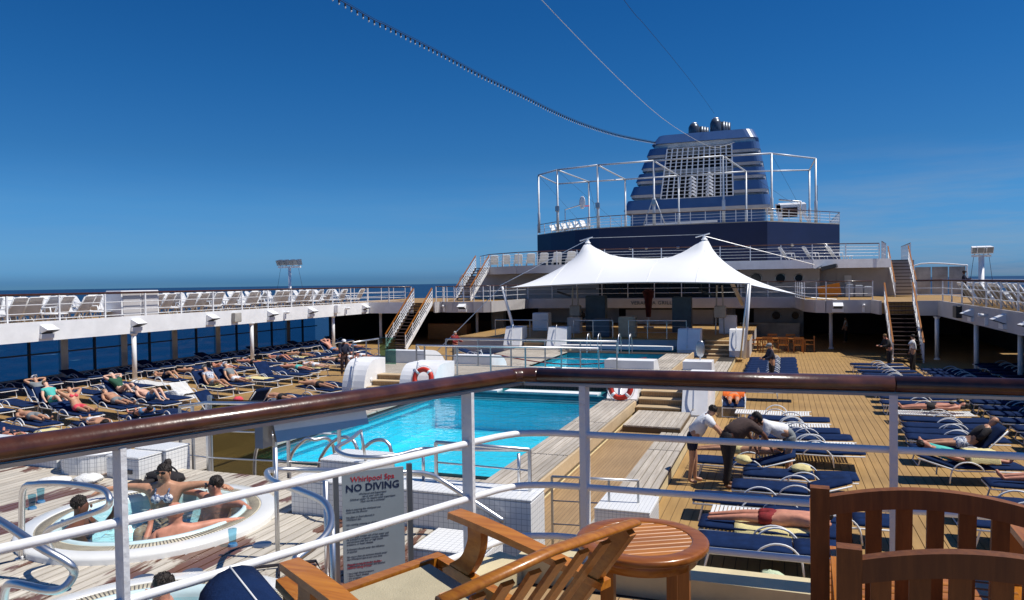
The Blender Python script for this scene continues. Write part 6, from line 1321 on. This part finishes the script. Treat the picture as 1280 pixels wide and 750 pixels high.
for i, (x, y, m, lb) in enumerate(((-22.6, 24.6, 'c_navy', 'dark bag on the deck between the port rows near the patterned top'), (-22.3, 29.8, 'c_white', 'white beach bag on the deck between the port rows past the second column'), (-18.6, 21.8, 'coral', 'coral beach bag on the deck beside the middle port row'), (-18.3, 26.3, 'c_black', 'black bag on the deck by the inner side of the middle port row'),
        (-17.8, 31.0, 'towel_y', 'pale yellow bundle on the deck behind the white capped attendant'))):
    crumple(lb, x, y, 0, .17, m, 'beach_bag', 'bag', .7)
# standing people
def stand(label, x, y, face_deg, z=0, bend=0, arms=((.05, .0), (.05, .0)), **kw):
    J = standing(bend, arms, head=kw.pop('head', 0)); fa_ = (1, 0, -.4-bend*.8); return person(label, J, loc=(x, y, z), rz=math.radians(face_deg), face=fa_, **kw)
stand('attendant in white shirt and navy shorts leaning over a lounger by the walkway', -1.75, 15.55, 10, sc=1.05, bend=.62, arms=((.2, .15, -.15), (.2, .12, -.2)), sk='sk2', shirt='c_white', bottom='c_navy', hair='hair_d', hi=True, sleeves=.7, fat=1.15)
stand('large man in dark shirt and black shorts bending over between two attendants', -1.05, 15.35, 25, sc=1.1, bend=.95, arms=((.12, .1, -.22), (.22, .12, -.2)), sk='sk3', shirt='c_brown', bottom='c_black', hair='hair_d', hi=True, fat=1.45, sleeves=.9, hat='c_black', trousers=True)
person('bare backed person in pale yellow shorts stretched on a lounger behind the attendants', lying(.03, 0, 'up', True), loc=(-.75, 16.75, Zc-.02), rz=PI-.1, sk='sk2', bottom='towel_y', hair='hair_d', face=(0, .6, -.8))
stand('attendant in white shirt and grey shorts bending down to a lounger near the aisle', .15, 16.35, 190, sc=1.05, fat=1.15, bend=1.15, arms=((.1, .08, -.2), (.15, .1, -.2)), sk='sk2', shirt='c_white', bottom='c_grey', hair='hair_d', hi=True, sleeves=.8)
crumple('crumpled pale yellow towel held by the large man in dark clothes', -.72, 15.05, .62, .17, 'towel_y', flat=.5)
stand('man in navy jacket and pale cap standing at the tight pack of loungers', -.35, 30.6, 200, bend=.12, arms=((.1, .2, -.05), (.1, .2, -.05)), sk='sk2', shirt='c_navy', bottom='c_black', hat='c_grey', hair='hair_g', trousers=True, sleeves=1.6, fat=1.25)
b_ = tag(MB().lathe([(.04, 0), (.045, .2), (.02, .25), (.02, .3)], 10, (-.85, 30.3, .42)).build('drink_bottle', 'white'), 'pale bottle standing on the lounger before the man in the navy jacket', 'bottle')
stand('attendant in navy jacket and white cap walking among the port loungers', -19.0, 29.4, -40, arms=((.15, .2, -.05), (.1, .2, -.05)), sk='sk3', shirt='c_navy', bottom='c_brown', hat='c_white', trousers=True, sleeves=1.6, fat=1.15)
stand('grey haired person in dark red top near the port dining table', -16.1, 35.4, -20, arms=((.15, .2, 0), (.1, .2, -.02)), sk='sk1', shirt='redcloth', bottom='c_grey', hair='hair_g', trousers=True, sleeves=1.6)
stand('blond person in black sitting by the foot of the starboard stairs', 4.55, 32.9+4, 200, bend=.3, arms=((.1, .2, 0), (.1, .2, 0)), sk='sk1', shirt='c_black', bottom='c_black', hair='hair_b', trousers=True, sleeves=1.6, fat=1.2)['label'] = 'blond person in black standing at the foot of the starboard stairs'
stand('dark haired person in white shirt with a raised arm by the starboard stairs', 5.4, 36.3, 170, arms=((.2, -.15, .2), (.05, .1)), sk='sk2', shirt='c_white', bottom='c_black', hair='hair_d', trousers=True, sleeves=.8, fat=1.1)
stand('person in dark clothing and cap on the starboard upper deck by the light mast', 10.6, 52.5, -10, z=2.84, arms=((.15, .2, .02), (.05, .05)), sk='sk3', shirt='c_navy', bottom='c_black', hat='c_black', trousers=True, sleeves=1.6)
stand('person in a white shirt in the dim area beneath the starboard deck', 3.9, 52.0, 180, arms=((.1, .1), (.1, .1)), sk='sk2', shirt='c_white', bottom='c_black', hair='hair_d', trousers=True)
# bathers
def soak(label, x, y, deg, arms='out', kwz=1.35, **kw):
    J = dict(pel=(0, 0, 0), spi=(.02, 0, .2), che=(.01, 0, .4), nek=(.01, 0, .555), hea=(.03, 0, .64), top=(.03, 0, .735))
    for s_, q in (('l', 1), ('r', -1)):
        J['sh'+s_] = (.0, .18*q, .475)
        J['hi'+s_] = (.08, .1*q, 0); J['kn'+s_] = (.46, .15*q, .1); J['an'+s_] = (.55, .12*q, -.3); J['to'+s_] = (.68, .12*q, -.33)
        if arms == 'out': J['el'+s_] = (-.03, .43*q, .5); J['wr'+s_] = (.02, .67*q, .49); J['ha'+s_] = (.05, .75*q, .47)
        elif arms == 'rest': J['el'+s_] = (.1, .3*q, .3); J['wr'+s_] = (.3, .2*q, .4); J['ha'+s_] = (.36, .18*q, .46)
        elif arms == 'one': J['el'+s_] = (-.02, .42*q, .5) if q < 0 else (.15, .3, .3); J['wr'+s_] = (.0, -.64, .48) if q < 0 else (.3, .2, .5); J['ha'+s_] = (.03, -.72, .46) if q < 0 else (.33, .19, .58)
    return person(label, J, loc=(x, y, kwz), rz=math.radians(deg), face=kw.pop('face', (1, 0, 0)), hi=True, sc=.93, **kw)
soak('smiling woman in sunglasses and striped bikini in the whirlpool', -6.62, 6.52, -65, sk='sk2', bra='c_stripe', hair='hair_d', glasses=True, bottom='c_black', face=(1, -.1, 0), kwz=1.47); 
MB().ell((-.11, .0, .76), (.05, .05, .05), 10, 7, .2).build('hair_bun', 'hair_d', [o for o in bpy.data.objects if o.get('label', '').startswith('smiling woman')][0], True)
soak('heavy dark haired man in sunglasses with arms spread along the whirlpool rim', -5.98, 6.62, -105, sk='sk1', hair='hair_d', glasses=True, bottom='c_navy', fat=1.35, face=(1, -.5, 0))
soak('dark skinned bather with black hair leaning on the port side of the whirlpool', -6.78, 5.55, 35, sk='sk3', bra='c_black', hair='hair_d', bottom='c_black', arms='one', long_hair=False)
soak('pink shouldered bather seen from behind at the starboard side of the whirlpool', -5.58, 5.62, 145, sk='sk1', hair='sk1', bottom='c_navy', fat=1.25, arms='one', kwz=1.36)
soak('dark haired bather in the whirlpool beneath the deck edge', -4.3, 4.2, 215, sk='sk1', hair='hair_d', bottom='c_navy', arms='rest', face=(1, .2, 0), kwz=1.36)
# small things on the whirlpool deck
crumple('white towel heaped on the deck by the round tiled bench', -8.3, 6.95, 1.75, .22, 'towel_w', flat=.22); crumple('second white towel lying lower beside the heaped white towel', -8.62, 6.72, 1.75, .2, 'towel_w', flat=.25)
bg_ = empty('black_bag', 'black cloth bag with straps lying at the foot of the tiled bench block', 'bag', (-7.35, 7.25, 1.75)); MB().ell((0, 0, .05), (.3, .14, .08), 16, 8, .2).build('body', 'c_black', bg_, True); MB().tube(smooth_path([(-.2, 0, .08), (-.05, .1, .16), (.15, .05, .1), (.28, -.1, .03)], 4), .012, 5).build('strap', 'c_black', bg_)
sh = empty('sandals', 'pair of black sandals beside the black cloth bag', 'sandals', (-7.55, 6.95, 1.75)); 
for q in (0, .14): MB().ell((q, q*.5, .03), (.05, .13, .035), 12, 6).build('sandal', 'c_black', sh, True)
for i, (x, y) in enumerate(((-8.0, 6.07), (-7.86, 5.86), (-4.88, 5.6))):
    gl = empty('drinking_glass', ['clear plastic cup with blue foot on the port side of the bathers tub', 'second clear cup with blue foot beside the first on the port side', 'clear cup with blue foot standing on the planks near the curved handrail'][i], 'cup', (x, y, 1.75))
    MB().lathe([(.03, .02), (.04, .16)], 14).build('cup', 'glass', gl, True); MB().lathe([(.045, 0), (.04, .022)], 14).build('foot', 'c_blue', gl)
for i, (x, y) in enumerate(((-5.05, 4.72), (-4.75, 4.95), (-4.62, 5.7))): tag(MB().lathe([(.09, 0), (.085, .012)], 20, (x, y, 1.752)).build('drain_cover', 'steel_dull'), ['round grey deck drain between the two tubs', 'second round grey deck drain between the tubs, nearer the sign', 'round grey deck drain beside the curved handrail'][i], 'drain')
tb2 = empty('tubular_hoop', 'dark bent tubular hoop lying on the planks by the sign', 'hoop', (-4.35, 5.1, 1.76)); MB().tube([(0, 0, .02), (.5, .35, .02), (.75, .1, .02), (.2, -.25, .02)], .014, 6, True).build('tube', 'rope', tb2); MB().tube([(.25, .17, .02), (.45, -.1, .02)], .012, 6).build('crossbar', 'rope', tb2)
# glass screens on the middle apron behind the whirlpool deck
gsn = empty('glass_screen', 'brownish glass screen between steel posts beyond the bathers tub', 'glass screen', (-9.35, 10.3, .5))
MB().box(0, 1.25, -.006, .006, .35, 1.75).build('pane', 'glass_grey', gsn)
for q in (-.05, 1.3): MB().box(q-.03, q+.03, -.03, .03, 0, 1.8).build('post', 'steel', gsn)

# wires and festoon lights from the funnel
W1 = [(-22.2, 8, 19.2), (-20.5, 32.0, 18.32), (-20.15, 36.15, 18.29), (-19.69, 41.55, 18.39), (-19.23, 47.1, 18.4), (-18.6, 54.49, 18.57), (-18.11, 60.32, 18.66), (-17.42, 68.47, 19.04), (-16.43, 80.31, 20.05), (-15.06, 96.5, 21.94)]
pw = smooth_path(W1, 12); fs = empty('light_string', 'dark string of small festoon bulbs running down to the funnel', 'light string', W1[0]); o0 = Vector(W1[0])
MB().tube([p-o0 for p in pw], .02, 5).build('cable', 'rope', fs); MB().tube([p-o0+Vector((0, 0, .09)) for p in pw], .012, 4).build('carrier_wire', 'rope', fs)
bl_ = None; acc = 0; last = pw[0]
for p in pw[1:]:
    seg_ = (p-last).length; d_ = (p-last)/seg_
    while acc < seg_:
        q = last+d_*acc-o0
        if bl_ is None:
            bl_ = MB().lathe([(.045, -.02), (.05, -.12)], 7).build('bulb', 'rope', fs); me = bl_.data; n0 = len(me.vertices)
            bb = MB().lathe([(.05, -.02), (.055, -.14), (.03, -.15)], 7); bb.ell((0, 0, -.21), (.045, .045, .06), 7, 5); me2 = bpy.data.meshes.new('bulb'); me2.from_pydata(bb.v, [], bb.f); me2.materials.append(M['rope']); me2.materials.append(M['bulb'])
            for f_ in me2.polygons: f_.material_index = 1 if f_.center.z < -.17 else 0
            bl_.data = me2; bl_.location = q
        else: inst(bl_, 'bulb', fs, q)
        acc += .5
    acc -= seg_; last = p
for nm, lb, W_, m, r_ in (('stay_wire', 'pale sagging wire from overhead to the top of the funnel', [(-10.2, 10, 16.9), (-9.4, 30.0, 16.05), (-8.35, 49.67, 15.85), (-7.4, 63, 16.3), (-6.52, 77.88, 17.6), (-5.96, 86.89, 19.2), (-5.37, 96.47, 21.18)], 'rope_w', .016),
                         ('stay_wire', 'thin dark wire running straight to the exhaust pipes', [(-7.8, 12, 16.9), (-7.88, 39.99, 19.32), (-7.89, 46.27, 20.05), (-7.9, 58.98, 21.52), (-7.92, 76.64, 23.41), (-7.95, 98.95, 25.49)], 'rope', .013)):
    tag(MB().tube(smooth_path(W_, 8), r_, 5).build(nm, m, None, True), lb, 'wire')
